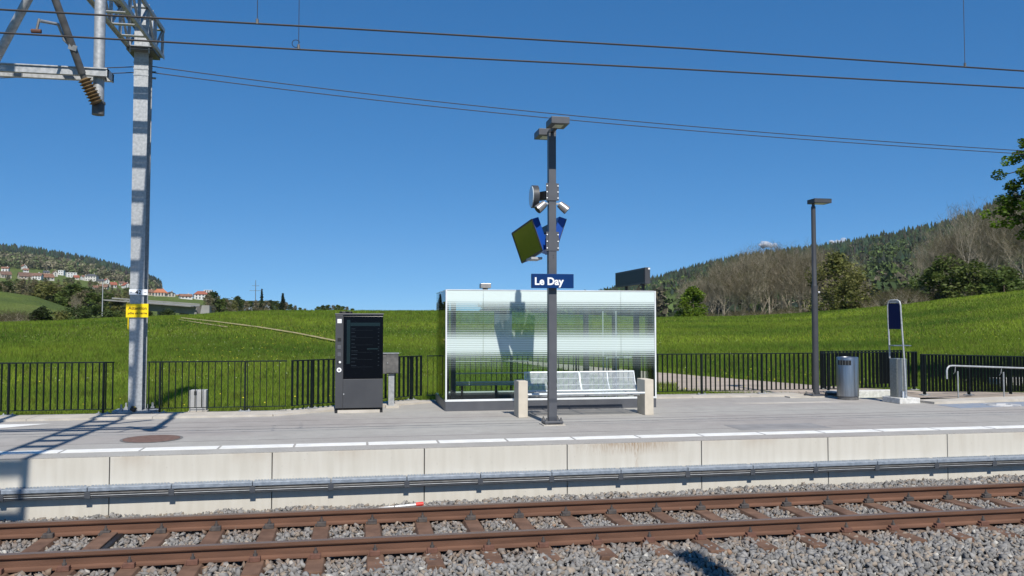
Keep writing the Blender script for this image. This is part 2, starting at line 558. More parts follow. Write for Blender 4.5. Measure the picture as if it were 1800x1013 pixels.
M['red'] = mat("signal red", (0.6, 0.03, 0.02), rough=0.5)
M['porcelain'] = mat("brown insulator", (0.12, 0.075, 0.03), (0.2, 0.13, 0.06), 12, rough=0.35)
M['wire'] = mat("copper wire tarnished", (0.05, 0.045, 0.045), rough=0.6, metal=0.4)
M['manhole'] = mat("rusty cast iron", (0.13, 0.075, 0.055), (0.18, 0.11, 0.085), 12, rough=0.85, bump=0.5, bscale=60)
M['lens'] = mat("lamp lens", (0.5, 0.5, 0.44), rough=0.3)
M['speaker'] = mat("speaker metal", (0.36, 0.33, 0.31), (0.42, 0.39, 0.37), 6, rough=0.35, metal=0.6)
M['mirror'] = mat("reflective display glass", (0.36, 0.37, 0.36), rough=0.12, metal=1.0)
M['teal'] = mat("dim screen teal", (0.006, 0.015, 0.018), rough=0.2)
M['dimtext'] = mat("dim screen print", (0.009, 0.013, 0.018), rough=0.3)
M['greyplastic'] = mat("cabinet grey", (0.33, 0.335, 0.34), (0.40, 0.405, 0.41), 5, rough=0.7)
M['stone'] = attr_mat("ballast stone", rough=0.95, spec=0.2, bump=0.15, bscale=120)
M['grass'] = attr_mat("grass blade", rough=0.85, spec=0.05, translucent=0.5)
M['leaf'] = attr_mat("leaf", rough=0.6, spec=0.25, translucent=0.42)
M['forest'] = attr_mat("forest foliage", rough=0.9, spec=0.1)
M['petal'] = attr_mat("petal", rough=0.8)

# concrete of the platform edge: streaks and stains running down
def edge_concrete():
    m, nt, b = new_mat("platform edge concrete")
    b.inputs["Roughness"].default_value = 0.9
    geo = N(nt, "ShaderNodeNewGeometry")
    mp = N(nt, "ShaderNodeMapping"); mp.inputs["Scale"].default_value = (7, 7, 0.7)
    nt.links.new(geo.outputs["Position"], mp.inputs[0])
    n1 = N(nt, "ShaderNodeTexNoise"); n1.inputs["Scale"].default_value = 1.6; n1.inputs["Detail"].default_value = 6
    nt.links.new(mp.outputs[0], n1.inputs["Vector"])
    r1 = ramp(nt, [(0.25, (0.50, 0.47, 0.405)), (0.55, (0.55, 0.52, 0.455)), (0.85, (0.58, 0.555, 0.495))])
    nt.links.new(n1.outputs["Fac"], r1.inputs[0])
    n2 = N(nt, "ShaderNodeTexNoise"); n2.inputs["Scale"].default_value = 0.9; n2.inputs["Detail"].default_value = 7
    nt.links.new(geo.outputs["Position"], n2.inputs["Vector"])
    sep = N(nt, "ShaderNodeSeparateXYZ"); nt.links.new(geo.outputs["Position"], sep.inputs[0])
    topz = N(nt, "ShaderNodeMapRange"); topz.inputs[1].default_value = -0.2; topz.inputs[2].default_value = 0.0
    nt.links.new(sep.outputs[2], topz.inputs[0])
    st = N(nt, "ShaderNodeMapRange"); st.inputs[1].default_value = 0.5; st.inputs[2].default_value = 0.75
    nt.links.new(n2.outputs["Fac"], st.inputs[0])
    mu = N(nt, "ShaderNodeMath", operation='MULTIPLY'); nt.links.new(topz.outputs[0], mu.inputs[0]); nt.links.new(st.outputs[0], mu.inputs[1])
    mx = N(nt, "ShaderNodeMix", data_type='RGBA')
    nt.links.new(mu.outputs[0], mx.inputs[0]); nt.links.new(r1.outputs[0], mx.inputs[6]); mx.inputs[7].default_value = (0.34, 0.25, 0.17, 1)
    # rusty drip below a leaking joint, and the stained panel beside it
    def near_x(x0, half):
        sb = N(nt, "ShaderNodeMath", operation='SUBTRACT'); sb.inputs[1].default_value = x0
        nt.links.new(sep.outputs[0], sb.inputs[0])
        ab = N(nt, "ShaderNodeMath", operation='ABSOLUTE'); nt.links.new(sb.outputs[0], ab.inputs[0])
        r = N(nt, "ShaderNodeMapRange"); r.inputs[1].default_value = 0.0; r.inputs[2].default_value = half
        r.inputs[3].default_value = 1.0; r.inputs[4].default_value = 0.0
        nt.links.new(ab.outputs[0], r.inputs[0])
        return r.outputs[0]
    nd_ = N(nt, "ShaderNodeTexNoise"); nd_.inputs["Scale"].default_value = 14; nd_.inputs["Detail"].default_value = 5
    nt.links.new(mp.outputs[0], nd_.inputs["Vector"])
    rd_ = N(nt, "ShaderNodeMapRange"); rd_.inputs[1].default_value = 0.42; rd_.inputs[2].default_value = 0.62
    nt.links.new(nd_.outputs["Fac"], rd_.inputs[0])
    def mul(a_, b_):
        k = N(nt, "ShaderNodeMath", operation='MULTIPLY'); nt.links.new(a_, k.inputs[0]); nt.links.new(b_, k.inputs[1]); return k.outputs[0]
    drip = mul(near_x(4.03, 0.045), rd_.outputs[0])
    lowz = N(nt, "ShaderNodeMapRange"); lowz.inputs[1].default_value = -0.8; lowz.inputs[2].default_value = -0.1; lowz.inputs[3].default_value = 0.15
    nt.links.new(sep.outputs[2], lowz.inputs[0])
    drip = mul(drip, lowz.outputs[0])
    patch = mul(mul(near_x(3.85, 0.95), topz.outputs[0]), rd_.outputs[0])
    sm = N(nt, "ShaderNodeMath", operation='ADD'); sm.use_clamp = True
    nt.links.new(drip, sm.inputs[0]); nt.links.new(patch, sm.inputs[1])
    mx0 = N(nt, "ShaderNodeMix", data_type='RGBA')
    nt.links.new(sm.outputs[0], mx0.inputs[0]); nt.links.new(mx.outputs[2], mx0.inputs[6]); mx0.inputs[7].default_value = (0.27, 0.17, 0.095, 1)
    mx = mx0
    v = N(nt, "ShaderNodeTexVoronoi"); v.inputs["Scale"].default_value = 9; nt.links.new(geo.outputs["Position"], v.inputs["Vector"])
    pit = N(nt, "ShaderNodeMapRange"); pit.inputs[1].default_value = 0.05; pit.inputs[2].default_value = 0.09
    pit.inputs[3].default_value = 0.45; pit.inputs[4].default_value = 0.0
    nt.links.new(v.outputs["Distance"], pit.inputs[0])
    mx2 = N(nt, "ShaderNodeMix", data_type='RGBA'); nt.links.new(pit.outputs[0], mx2.inputs[0])
    nt.links.new(mx.outputs[2], mx2.inputs[6]); mx2.inputs[7].default_value = (0.33, 0.31, 0.28, 1)
    nt.links.new(mx2.outputs[2], b.inputs["Base Color"])
    n3 = N(nt, "ShaderNodeTexNoise"); n3.inputs["Scale"].default_value = 90; nt.links.new(geo.outputs["Position"], n3.inputs["Vector"])
    bp = N(nt, "ShaderNodeBump"); bp.inputs["Strength"].default_value = 0.25; bp.inputs["Distance"].default_value = 0.005
    nt.links.new(n3.outputs["Fac"], bp.inputs["Height"]); nt.links.new(bp.outputs[0], b.inputs["Normal"])
    return m
M['edge'] = edge_concrete()

# glass: clear, slightly green; and the same glass with printed white lines whose weight changes with height
def glass_material(name, frit=False, tint=(0.80, 0.90, 0.86)):
    m, nt, b = new_mat(name)
    out = nt.nodes["Material Output"]
    nt.nodes.remove(b)
    tr = N(nt, "ShaderNodeBsdfTransparent"); tr.inputs[0].default_value = (*tint, 1)
    gl = N(nt, "ShaderNodeBsdfGlossy"); gl.inputs["Roughness"].default_value = 0.01
    fr = N(nt, "ShaderNodeFresnel"); fr.inputs[0].default_value = 1.45
    mx = N(nt, "ShaderNodeMixShader")
    nt.links.new(fr.outputs[0], mx.inputs[0]); nt.links.new(tr.outputs[0], mx.inputs[1]); nt.links.new(gl.outputs[0], mx.inputs[2])
    last = mx.outputs[0]
    if frit:
        geo = N(nt, "ShaderNodeNewGeometry")
        sep = N(nt, "ShaderNodeSeparateXYZ"); nt.links.new(geo.outputs["Position"], sep.inputs[0])
        nz = N(nt, "ShaderNodeMath", operation='DIVIDE'); nz.inputs[1].default_value = 2.5
        nt.links.new(sep.outputs[2], nz.inputs[0])
        g = lambda v: (v, v, v)
        z = lambda h: h / 2.5
        duty = ramp(nt, [(z(0.78), g(0.0)), (z(0.9), g(0.06)), (z(1.02), g(0.12)), (z(1.12), g(0.42)), (z(1.2), g(0.82)), (z(1.40), g(0.82)),
                         (z(1.48), g(0.5)), (z(1.58), g(0.18)), (z(1.75), g(0.07)), (z(1.92), g(0.09)), (z(2.02), g(0.26)), (z(2.12), g(0.6)),
                         (z(2.17), g(0.84)), (z(2.2), g(1.0))])
        nt.links.new(nz.outputs[0], duty.inputs[0])
        fq = N(nt, "ShaderNodeMath", operation='DIVIDE'); fq.inputs[1].default_value = 0.036
        nt.links.new(sep.outputs[2], fq.inputs[0])
        fc = N(nt, "ShaderNodeMath", operation='FRACT'); nt.links.new(fq.outputs[0], fc.inputs[0])
        lt = N(nt, "ShaderNodeMath", operation='LESS_THAN')
        nt.links.new(fc.outputs[0], lt.inputs[0]); nt.links.new(duty.outputs[0], lt.inputs[1])
        half = N(nt, "ShaderNodeMath", operation='MULTIPLY'); half.inputs[1].default_value = 0.5
        nt.links.new(lt.outputs[0], half.inputs[0])
        op = N(nt, "ShaderNodeMath", operation='MULTIPLY_ADD'); op.inputs[1].default_value = 0.42
        nt.links.new(duty.outputs[0], op.inputs[0]); nt.links.new(half.outputs[0], op.inputs[2])
        df = N(nt, "ShaderNodeBsdfDiffuse"); df.inputs[0].default_value = (0.66, 0.76, 0.74, 1)
        m2 = N(nt, "ShaderNodeMixShader")
        nt.links.new(op.outputs[0], m2.inputs[0]); nt.links.new(last, m2.inputs[1]); nt.links.new(df.outputs[0], m2.inputs[2])
        last = m2.outputs[0]
    nt.links.new(last, out.inputs[0])
    return m
M['glass'] = glass_material("clear shelter glass", tint=(0.92, 0.965, 0.945))
M['frit'] = glass_material("shelter glass with printed lines", True, tint=(0.87, 0.94, 0.91))

# ------------------------------------------------------------------ terrain meshes
def polar(name, cols, dists_of, material, kind="structure", smooth=True):
    ncol, nd = len(cols), len(dists_of(cols[0]))
    P = np.repeat(np.array(cols, float), nd)
    D = np.concatenate([dists_of(c) for c in cols])
    a = ang(P)
    Z = terrain_pd(P, D)
    V = np.stack([D * np.sin(a), D * np.cos(a), Z], 1)
    i = np.arange(ncol - 1)[:, None] * nd + np.arange(nd - 1)[None, :]
    F = np.stack([i, i + nd, i + nd + 1, i + 1], -1).reshape(-1, 4)
    me = np_mesh(name, V, F[:, ::-1].copy(), material, smooth=smooth)
    return tag(link(name, me), kind=kind)

# a wide plain under everything, out to the horizon
g = MB()
n = 64
g.add([(0, 0, -3.0)] + [(3400 * math.cos(2 * math.pi * k / n), 3400 * math.sin(2 * math.pi * k / n), -3.0) for k in range(n)],
      [(0, k + 1, (k + 1) % n + 1) for k in range(n)])
tag(g.build("ground", M['earth']), kind="structure")

cd_of = lambda p: float(np.interp(p, CREST[:, 0], CREST[:, 1]))
polar("meadow", list(range(-600, 2701, 15)), lambda p: np.concatenate([np.geomspace(min(16.4 / max(0.3, math.cos(float(ang(p)))), cd_of(p) - 30), cd_of(p) + 33, 60)]), M['meadow'])
polar("valley", list(range(-600, 1001, 12)), lambda p: np.concatenate([[cd_of(p) + 32], np.geomspace(cd_of(p) + 36, 3000, 60)]), M['valley'])
polar("forest_hill", list(range(1000, 2701, 12)), lambda p: np.concatenate([[cd_of(p) + 32], np.geomspace(cd_of(p) + 36, 3000, 60)]), M['hill'])

# ------------------------------------------------------------------ far woods: conifers and broadleaf crowns, one mass per hill
def ico(sub=1):
    bm = bmesh.new()
    bmesh.ops.create_icosphere(bm, subdivisions=sub, radius=1)
    v = np.array([x.co[:] for x in bm.verts])
    f = np.array([[q.index for q in x.verts] for x in bm.faces])
    bm.free()
    return v, f
ICO1, ICO1F = ico(1)
ICO2, ICO2F = ico(2)

def conifer_shape(tiers=3, n=6):
    vs, fs = [], []
    for t in range(tiers):
        z0 = 0.12 + 0.26 * t
        z1 = min(1.0, z0 + 0.42 + 0.06 * t)
        r = 0.245 * (1 - 0.22 * t)
        o = len(vs)
        for k in range(n):
            rr = r * (1.0 if k % 2 == 0 else 0.6)
            vs.append((rr * math.cos(2 * math.pi * k / n + t), rr * math.sin(2 * math.pi * k / n + t), z0 - (0.03 if k % 2 == 0 else 0)))
        vs.append((0, 0, z1))
        for k in range(n):
            fs.append((o + k, o + (k + 1) % n, o + n))
    return np.array(vs), np.array(fs)
CONV, CONF = conifer_shape()

def forest(name, pts, heights, conifer_mask, ccol, dcol, label):
    Vs, Fs, Cs, off = [], [], [], 0
    idx = np.where(conifer_mask)[0]
    if len(idx):
        k = len(idx)
        rot = rs.rand(k) * 6.28
        c, s = np.cos(rot)[:, None], np.sin(rot)[:, None]
        wid = (0.75 + 0.5 * rs.rand(k))[:, None] * heights[idx][:, None]
        x = (CONV[None, :, 0] * c - CONV[None, :, 1] * s) * wid
        y = (CONV[None, :, 0] * s + CONV[None, :, 1] * c) * wid
        z = CONV[None, :, 2] * heights[idx][:, None]
        V = np.stack([x, y, z], -1) + pts[idx][:, None, :]
        Vs.append(V.reshape(-1, 3))
        Fs.append((CONF[None] + (np.arange(k) * len(CONV))[:, None, None]).reshape(-1, 3))
        col = np.array(ccol) * (0.6 + 0.8 * rs.rand(k, 1)) * (1 + 0.15 * rs.randn(k, 3))
        Cs.append(np.repeat(np.clip(col, 0.006, 1), len(CONV), 0))
        off += k * len(CONV)
    idx = np.where(~conifer_mask)[0]
    if len(idx):
        k = len(idx)
        r = heights[idx] * (0.30 + 0.14 * rs.rand(k))
        m = 80
        u = rs.randn(k, m, 3); u /= np.linalg.norm(u, axis=2)[..., None]
        u *= (0.45 + 0.55 * rs.rand(k, m, 1))
        lob = 1 + 0.25 * np.sin(u[..., 0] * 5 + 6.28 * rs.rand(k, 1)) * np.cos(u[..., 1] * 4 + 6.28 * rs.rand(k, 1))
        pos = u * lob[..., None] * np.stack([r, r, heights[idx] * 0.46], 1)[:, None, :]
        pos = pos + (pts[idx] + np.stack([0 * r, 0 * r, heights[idx] * 0.55], 1))[:, None, :]
        e1 = rs.randn(k, m, 3); e1 /= np.linalg.norm(e1, axis=2)[..., None]
        e2 = np.cross(e1, rs.randn(k, m, 3)); e2 /= np.linalg.norm(e2, axis=2)[..., None]
        sz = (heights[idx] * 0.125)[:, None, None] * (0.6 + 0.8 * rs.rand(k, m, 1))
        V = np.stack([pos - e1 * sz, pos + e1 * sz, pos + e2 * sz * 1.2], 2).reshape(-1, 3)
        Vs.append(V)
        Fs.append(np.arange(len(V)).reshape(-1, 3) + off)
        pick = rs.randint(0, len(dcol), k)
        col = np.array(dcol)[pick] * (0.75 + 0.5 * rs.rand(k, 1))
        col = np.repeat(col, m, 0) * (0.6 + 0.8 * rs.rand(k * m, 1))
        Cs.append(np.repeat(np.clip(col, 0.006, 1), 3, 0))
    me = np_mesh(name, np.concatenate(Vs), np.concatenate(Fs), M['forest'], np.concatenate(Cs))
    return tag(link(name, me), label, "forest", kind="stuff")

def polar_scatter(p0, p1, d0, d1, spacing):
    a0, a1 = float(ang(p0)), float(ang(p1))
    n = int(0.5 * (a1 - a0) * (d1 ** 2 - d0 ** 2) / spacing ** 2)
    a = a0 + (a1 - a0) * rs.rand(n)
    d = np.sqrt(d0 ** 2 + (d1 ** 2 - d0 ** 2) * rs.rand(n))
    p = col_of(a)
    return p, d, np.stack([d * np.sin(a), d * np.cos(a), terrain_pd(p, d) - 0.6], 1)

from mathutils import noise as mnoise
def nz2(x, y, s):
    return np.array([mnoise.noise((float(a) * s, float(b) * s, 3.1)) for a, b in zip(x, y)])

p, d, pts = polar_scatter(860, 2250, 470, 1560, 10.5)
nn = nz2(pts[:, 0], pts[:, 1], 0.006) + 0.45 * nz2(pts[:, 0], pts[:, 1], 0.03)
con = (nn + (d - 800) / 900.0 + 0.2 * rs.randn(len(d))) > 0.12
h = np.where(con, 13 + 8 * rs.rand(len(d)), 11 + 6 * rs.rand(len(d)))
GREENS = [(0.075, 0.11, 0.03), (0.065, 0.095, 0.033), (0.085, 0.12, 0.034), (0.10, 0.09, 0.06), (0.05, 0.075, 0.03)]
forest("hillside_forest", pts, h, con, (0.026, 0.040, 0.023), GREENS, "dark conifer and fresh green forest covering the hill on the right")
p, d, pts = polar_scatter(-260, 345, 940, 2260, 13.5)
nn = nz2(pts[:, 0], pts[:, 1], 0.004)
con = (nn * 500 + d + 90 * rs.randn(len(d))) > 1820
yy = 567 - (pts[:, 2] + 0.6 - CAM_H) / (d * np.cos(ang(p) - YAW)) * FPX
keep = ~((p > 235) & (d < 1020)) & (yy < np.interp(p, [-40, 0, 60, 120, 200, 262], [470, 472, 474, 482, 496, 509]))
h = np.where(con, 17 + 8 * rs.rand(len(d)), 10 + 6 * rs.rand(len(d)))
forest("ridge_forest", pts[keep], h[keep], con[keep], (0.026, 0.042, 0.028),
       [(0.15, 0.15, 0.085), (0.12, 0.15, 0.06), (0.17, 0.155, 0.105), (0.10, 0.13, 0.055)], "wooded ridge above the village on the left")

# ------------------------------------------------------------------ trees as things
def leaf_cloud(centres, radii, n_per, size, cols, flat=0.5):
    """Small leaf quads spread through clumps; returns V, F, C arrays."""
    V, F, C = [], [], []
    k = 0
    for (c, r) in zip(centres, radii):
        m = max(4, int(n_per))
        u = rs.randn(m, 3)
        u /= np.linalg.norm(u, axis=1)[:, None]
        pos = np.array(c) + u * (r * (0.35 + 0.65 * rs.rand(m, 1) ** 0.5)) * np.array([1, 1, 0.75])
        e1 = rs.randn(m, 3); e1 /= np.linalg.norm(e1, axis=1)[:, None]
        e2 = rs.randn(m, 3); e2 -= e1 * (e1 * e2).sum(1)[:, None]; e2 /= np.linalg.norm(e2, axis=1)[:, None]
        e1[:, 2] *= flat; 
        s = size * (0.6 + 0.8 * rs.rand(m, 1))
        q = np.stack([pos - e1 * s, pos + e2 * s * 0.55, pos + e1 * s, pos - e2 * s * 0.55], 1)
        V.append(q.reshape(-1, 3))
        F.append(np.arange(m * 4).reshape(-1, 4) + k)
        base = np.array(cols[rs.randint(len(cols))]) * (0.75 + 0.5 * rs.rand())
        C.append(np.repeat(base[None] * (0.7 + 0.6 * rs.rand(m, 1)), 4, 0))
        k += m * 4
    return np.concatenate(V), np.concatenate(F), np.concatenate(C)

def branch_tree(mb, p, d, length, r, depth, spread=0.55, up=0.25, tips=None, n=4, segs=2, kids=(2, 4), shrink=0.72):
    d = d.normalized()
    pts, rad = [p], [r]
    q = p
    for s in range(segs):
        jitter = Vector((random.gauss(0, 1), random.gauss(0, 1), random.gauss(0, 0.6))) * 0.13
        d = (d + jitter + Vector((0, 0, up * 0.3))).normalized()
        q = q + d * (length / segs)
        pts.append(q)
        rad.append(r * (1 - 0.38 * (s + 1) / segs))
    mb.tube(pts, rad, n if depth > 1 else 3, cap=False)
    if depth <= 0:
        if tips is not None:
            tips.append(q)
        return
    for k in range(random.randint(*kids)):
        t = random.uniform(0.45, 1.0)
        j = min(segs - 1, int(t * segs))
        f = t * segs - j
        base = pts[j].lerp(pts[j + 1], max(0, min(1, f)))
        side = Vector((random.gauss(0, 1), random.gauss(0, 1), random.gauss(0, 0.5)))
        nd = (d * (1 - spread) + side.normalized() * spread + Vector((0, 0, up))).normalized()
        branch_tree(mb, base, nd, length * random.uniform(shrink - 0.12, shrink + 0.1), max(rad[-1] * 0.6, 0.007), depth - 1, spread, up, tips, n, segs, kids, shrink)
    branch_tree(mb, q, d, length * shrink, max(rad[-1] * 0.8, 0.007), depth - 1, spread, up, tips, n, segs, kids, shrink)

M['bark'] = rand_mat("bark", [(0.0, (0.33, 0.29, 0.22)), (0.5, (0.40, 0.35, 0.27)), (1.0, (0.26, 0.23, 0.175))], rough=0.95)
M['bark_dark'] = rand_mat("dark bark", [(0.0, (0.09, 0.075, 0.055)), (1.0, (0.13, 0.105, 0.08))], rough=0.95)

def twig_haze(tips, n_each, length, cols):
    """Fine end twigs as thin slivers of real length around each branch tip."""
    T = np.array([t[:] for t in tips])
    T = np.repeat(T, n_each, 0)
    m = len(T)
    dirs = rs.randn(m, 3); dirs[:, 2] = np.abs(dirs[:, 2]) * 0.9 + 0.25
    dirs /= np.linalg.norm(dirs, axis=1)[:, None]
    side = np.cross(dirs, rs.randn(m, 3)); side /= np.linalg.norm(side, axis=1)[:, None]
    L = length * (0.5 + rs.rand(m, 1))
    st = T + rs.randn(m, 3) * 0.15
    w = 0.008 + 0.007 * rs.rand(m, 1)
    V = np.stack([st - side * w, st + side * w, st + dirs * L + side * w * 0.3, st + dirs * L - side * w * 0.3], 1).reshape(-1, 3)
    F = np.arange(m * 4).reshape(-1, 4)
    C = np.repeat(np.array(cols)[rs.randint(0, len(cols), m)] * (0.7 + 0.6 * rs.rand(m, 1)), 4, 0)
    return V, F, C

def make_bare_tree(label, height=12.0, multi=1, cols=((0.165, 0.145, 0.085), (0.19, 0.155, 0.09), (0.13, 0.135, 0.065)), depth=5, twigs=2, spread=0.58, up=0.2):
    root = thing("bare_tree", label, "tree")
    mb = MB(); tips = []
    for k in range(multi):
        a = 6.28 * k / max(1, multi) + random.random()
        lean = 0.0 if multi == 1 else 0.24
        branch_tree(mb, Vector((0.3 * math.cos(a) * (multi > 1), 0.3 * math.sin(a) * (multi > 1), -0.2)),
                    Vector((lean * math.cos(a), lean * math.sin(a), 1)), height * 0.34, 0.16 if multi > 1 else 0.2, depth, spread, up, tips, 5, 3)
    zmax = max(v[2] for v in mb.v)
    s = height / (zmax + 0.5)
    mb.v = [(x * s, y * s, z * s) for x, y, z in mb.v]
    tips = [t * s for t in tips]
    mb.build("trunk", M['bark'], root)
    V, F, C = twig_haze(tips, twigs, 0.7, cols)
    link("twigs", np_mesh("twigs", V, F, M['leaf'], C), root)
    return root

def make_leafy_tree(name, label, height, width, cols, leaf=0.28, clumps=34, per=60, low=0.18, trunk_r=0.2, cat="tree"):
    root = thing(name, label, cat)
    mb = MB()
    mb.tube([(0, 0, -0.4), (0.05, 0, height * 0.3), (0.1, 0.05, height * 0.62), (0.05, 0, height * 0.85)],
            [trunk_r, trunk_r * 0.8, trunk_r * 0.45, trunk_r * 0.15], 6)
    cs, rr = [], []
    for k in range(clumps):
        t = random.random()
        z = height * (low + (0.95 - low) * t)
        prof = math.sin(math.pi * min(1, 0.16 + 0.84 * t) ** 0.8) ** 0.7
        a = random.uniform(0, 6.283)
        r = width * 0.5 * prof * random.uniform(0.25, 0.95)
        c = Vector((r * math.cos(a), r * math.sin(a), z))
        cs.append(c[:]); rr.append(width * random.uniform(0.11, 0.2))
        if k % 3 == 0:
            mb.tube([(0, 0, z * 0.75), c * 0.6 + Vector((0, 0, z * 0.33)), c], [trunk_r * 0.3, trunk_r * 0.18, 0.02], 4, cap=False)
    mb.build("trunk", M['bark_dark'], root)
    V, F, C = leaf_cloud(cs, rr, per, leaf, cols)
    link("crown", np_mesh("crown", V, F, M['leaf'], C), root)
    return root

def make_conifer(label, height, width):
    root = thing("conifer_tree", label, "tree")
    mb = MB().tube([(0, 0, -0.4), (0, 0, height * 0.96)], [0.22, 0.03], 6)
    mb.build("trunk", M['bark_dark'], root)
    cs, rr = [], []
    for k in range(70):
        t = (k + random.random()) / 70
        z = height * (0.08 + 0.9 * t)
        r = width * 0.5 * (1 - t) ** 0.85 * random.uniform(0.5, 1.0)
        a = k * 2.4
        cs.append((r * math.cos(a), r * math.sin(a), z)); rr.append(max(0.12, width * 0.16 * (1 - t) + 0.1))
    V, F, C = leaf_cloud(cs, rr, 26, 0.3, [(0.022, 0.04, 0.018), (0.03, 0.05, 0.02)])
    link("crown", np_mesh("crown", V, F, M['leaf'], C), root)
    return root

def place(o, pos, scale=1.0, rz=None, sxy=None):
    o.location = pos
    o.rotation_euler = (0, 0, random.uniform(0, 6.28) if rz is None else rz)
    o.scale = (scale * (sxy or 1), scale * (sxy or 1), scale)
    return o

used = set()
def take(proto, label=None, group=None):
    """The prototype itself the first time, then copies with copies of its parts."""
    if proto.name not in used:
        used.add(proto.name)
        o = proto
    else:
        o = copy_tree(proto)
    if label: o["label"] = label
    if group: o["group"] = group
    return o

# the leafless clump beyond the meadow, left of and behind the right lamp post
LB = "bare brown tree in the leafless clump beyond the meadow behind the right lamp post"
bare = [make_bare_tree(LB, 12, 1), make_bare_tree(LB, 12, 3), make_bare_tree(LB, 12, 1, spread=0.4, up=0.34), make_bare_tree(LB, 12, 2),
        make_bare_tree(LB, 12, 4)]
k = 0
for px, dist, hh in [(1212, 135, 8), (1232, 150, 9.5), (1248, 138, 10), (1262, 150, 11), (1276, 136, 11.5), (1290, 146, 12.3), (1303, 137, 12), (1316, 150, 13),
                     (1329, 138, 12.8), (1342, 147, 14), (1353, 137, 13.2), (1366, 150, 13.6), (1379, 138, 13), (1392, 147, 13.4), (1405, 138, 13),
                     (1418, 149, 13.4), (1430, 139, 12.6), (1446, 148, 12.8), (1460, 140, 12), (1476, 150, 11), (1322, 158, 14), (1372, 159, 14.2), (1270, 160, 12.5), (1410, 160, 13.8),
                     (1490, 142, 8.5), (1222, 160, 9)]:
    o = take(bare[k % 5], group="bare trees beyond the meadow")
    place(o, at(px, dist) + Vector((0, 0, -0.3)), hh / 12.0 * 1.04, sxy=0.85)
    k += 1
# brushwood at the foot of the clump
LS = "low brown leafless shrub at the foot of the bare clump beyond the meadow"
shrub = thing("brush_shrub", LS, "shrub", group="brush under the bare trees")
mb = MB(); tips = []
for k in range(9):
    a = k * 0.7 + random.random()
    branch_tree(mb, Vector((0.4 * math.cos(a), 0.4 * math.sin(a), -0.2)), Vector((0.5 * math.cos(a), 0.5 * math.sin(a), 1)), 1.2, 0.05, 2, 0.6, 0.15, tips, 3, 2)
mb.build("stems", M['bark'], shrub)
V, F, C = twig_haze(tips, 5, 0.6, [(0.12, 0.095, 0.05), (0.10, 0.105, 0.04), (0.13, 0.10, 0.06)])
link("twigs", np_mesh("twigs", V, F, M['leaf'], C), shrub)
for px in range(1205, 1500, 9):
    o = take(shrub)
    place(o, at(px + random.uniform(-4, 4), random.uniform(125, 136)) + Vector((0, 0, -0.15)), random.uniform(0.5, 0.95))
for px in range(1535, 1800, 16):
    o = take(shrub, "low brown leafless shrub along the meadow top below the wooded hill", "brush along the meadow top")
    place(o, at(px + random.uniform(-5, 5), random.uniform(116, 128)) + Vector((0, 0, -0.1)), random.uniform(0.7, 1.2))

FRESH = [(0.13, 0.20, 0.016), (0.17, 0.24, 0.02), (0.09, 0.15, 0.014)]
OLIVE = [(0.17, 0.18, 0.05), (0.14, 0.15, 0.04), (0.20, 0.20, 0.065)]
MIDG = [(0.095, 0.135, 0.03), (0.08, 0.115, 0.026), (0.12, 0.15, 0.036)]
DEEP = [(0.05, 0.075, 0.02), (0.06, 0.09, 0.024)]
o = make_leafy_tree("green_bush", "bright green rounded bush left of the bare clump just right of the shelter", 5.0, 5.4, FRESH, 0.2, 46, 90, 0.06, 0.12, "bush")
place(o, at(1218, 124), 1.0, 0)
o = make_leafy_tree("green_bush", "tall olive green spreading bush right of the right lamp post", 9.2, 9.0, OLIVE, 0.22, 60, 70, 0.04, 0.2, "bush")
place(o, at(1468, 128), 1.0, 0)
o = make_leafy_tree("green_bush", "lower olive green bush sloping down right of the tall olive bush", 5.2, 6.5, OLIVE, 0.22, 40, 70, 0.04, 0.15, "bush")
place(o, at(1505, 126), 1.0, 1)
# bare trees and green undergrowth at right edge
LR = "tall leafless tree in front of the wooded hill near the right picture edge"
for px, dist, hh in [(1640, 128, 11), (1672, 132, 14.0), (1700, 124, 14.8), (1728, 134, 16), (1752, 124, 15), (1782, 130, 16), (1806, 124, 15), (1840, 130, 16), (1660, 140, 12.5), (1715, 142, 15.5)]:
    o = take(bare[k % 5], LR, "bare trees by the right edge")
    place(o, at(px, dist) + Vector((0, 0, -0.3)), hh / 12.0 * 1.0, sxy=0.72)
    k += 1
for px, dist, hh, ww, lab, cols in [(1640, 122, 4.6, 7, "dense dark green bush leftmost under the bare trees at right", MIDG),
                                    (1676, 120, 6.5, 6.5, "tall dark green bush under the bare trees at right", MIDG),
                                    (1712, 119, 5.0, 7, "middle green bush under the bare trees right of the tall one", MIDG),
                                    (1765, 116, 3.4, 7, "low green bush nearest the right picture edge on the meadow top", MIDG),
                                    (1600, 150, 4.2, 5, "small olive bush in the dip between clump and right bare trees", OLIVE),
                                    (1560, 155, 3.6, 6, "low olive bush in the dip beside the blue panel stand", OLIVE)]:
    o = make_leafy_tree("green_bush", lab, hh, ww, cols, 0.24, 34, 60, 0.05, 0.12, "bush")
    place(o, at(px, dist), 1.0, 0)

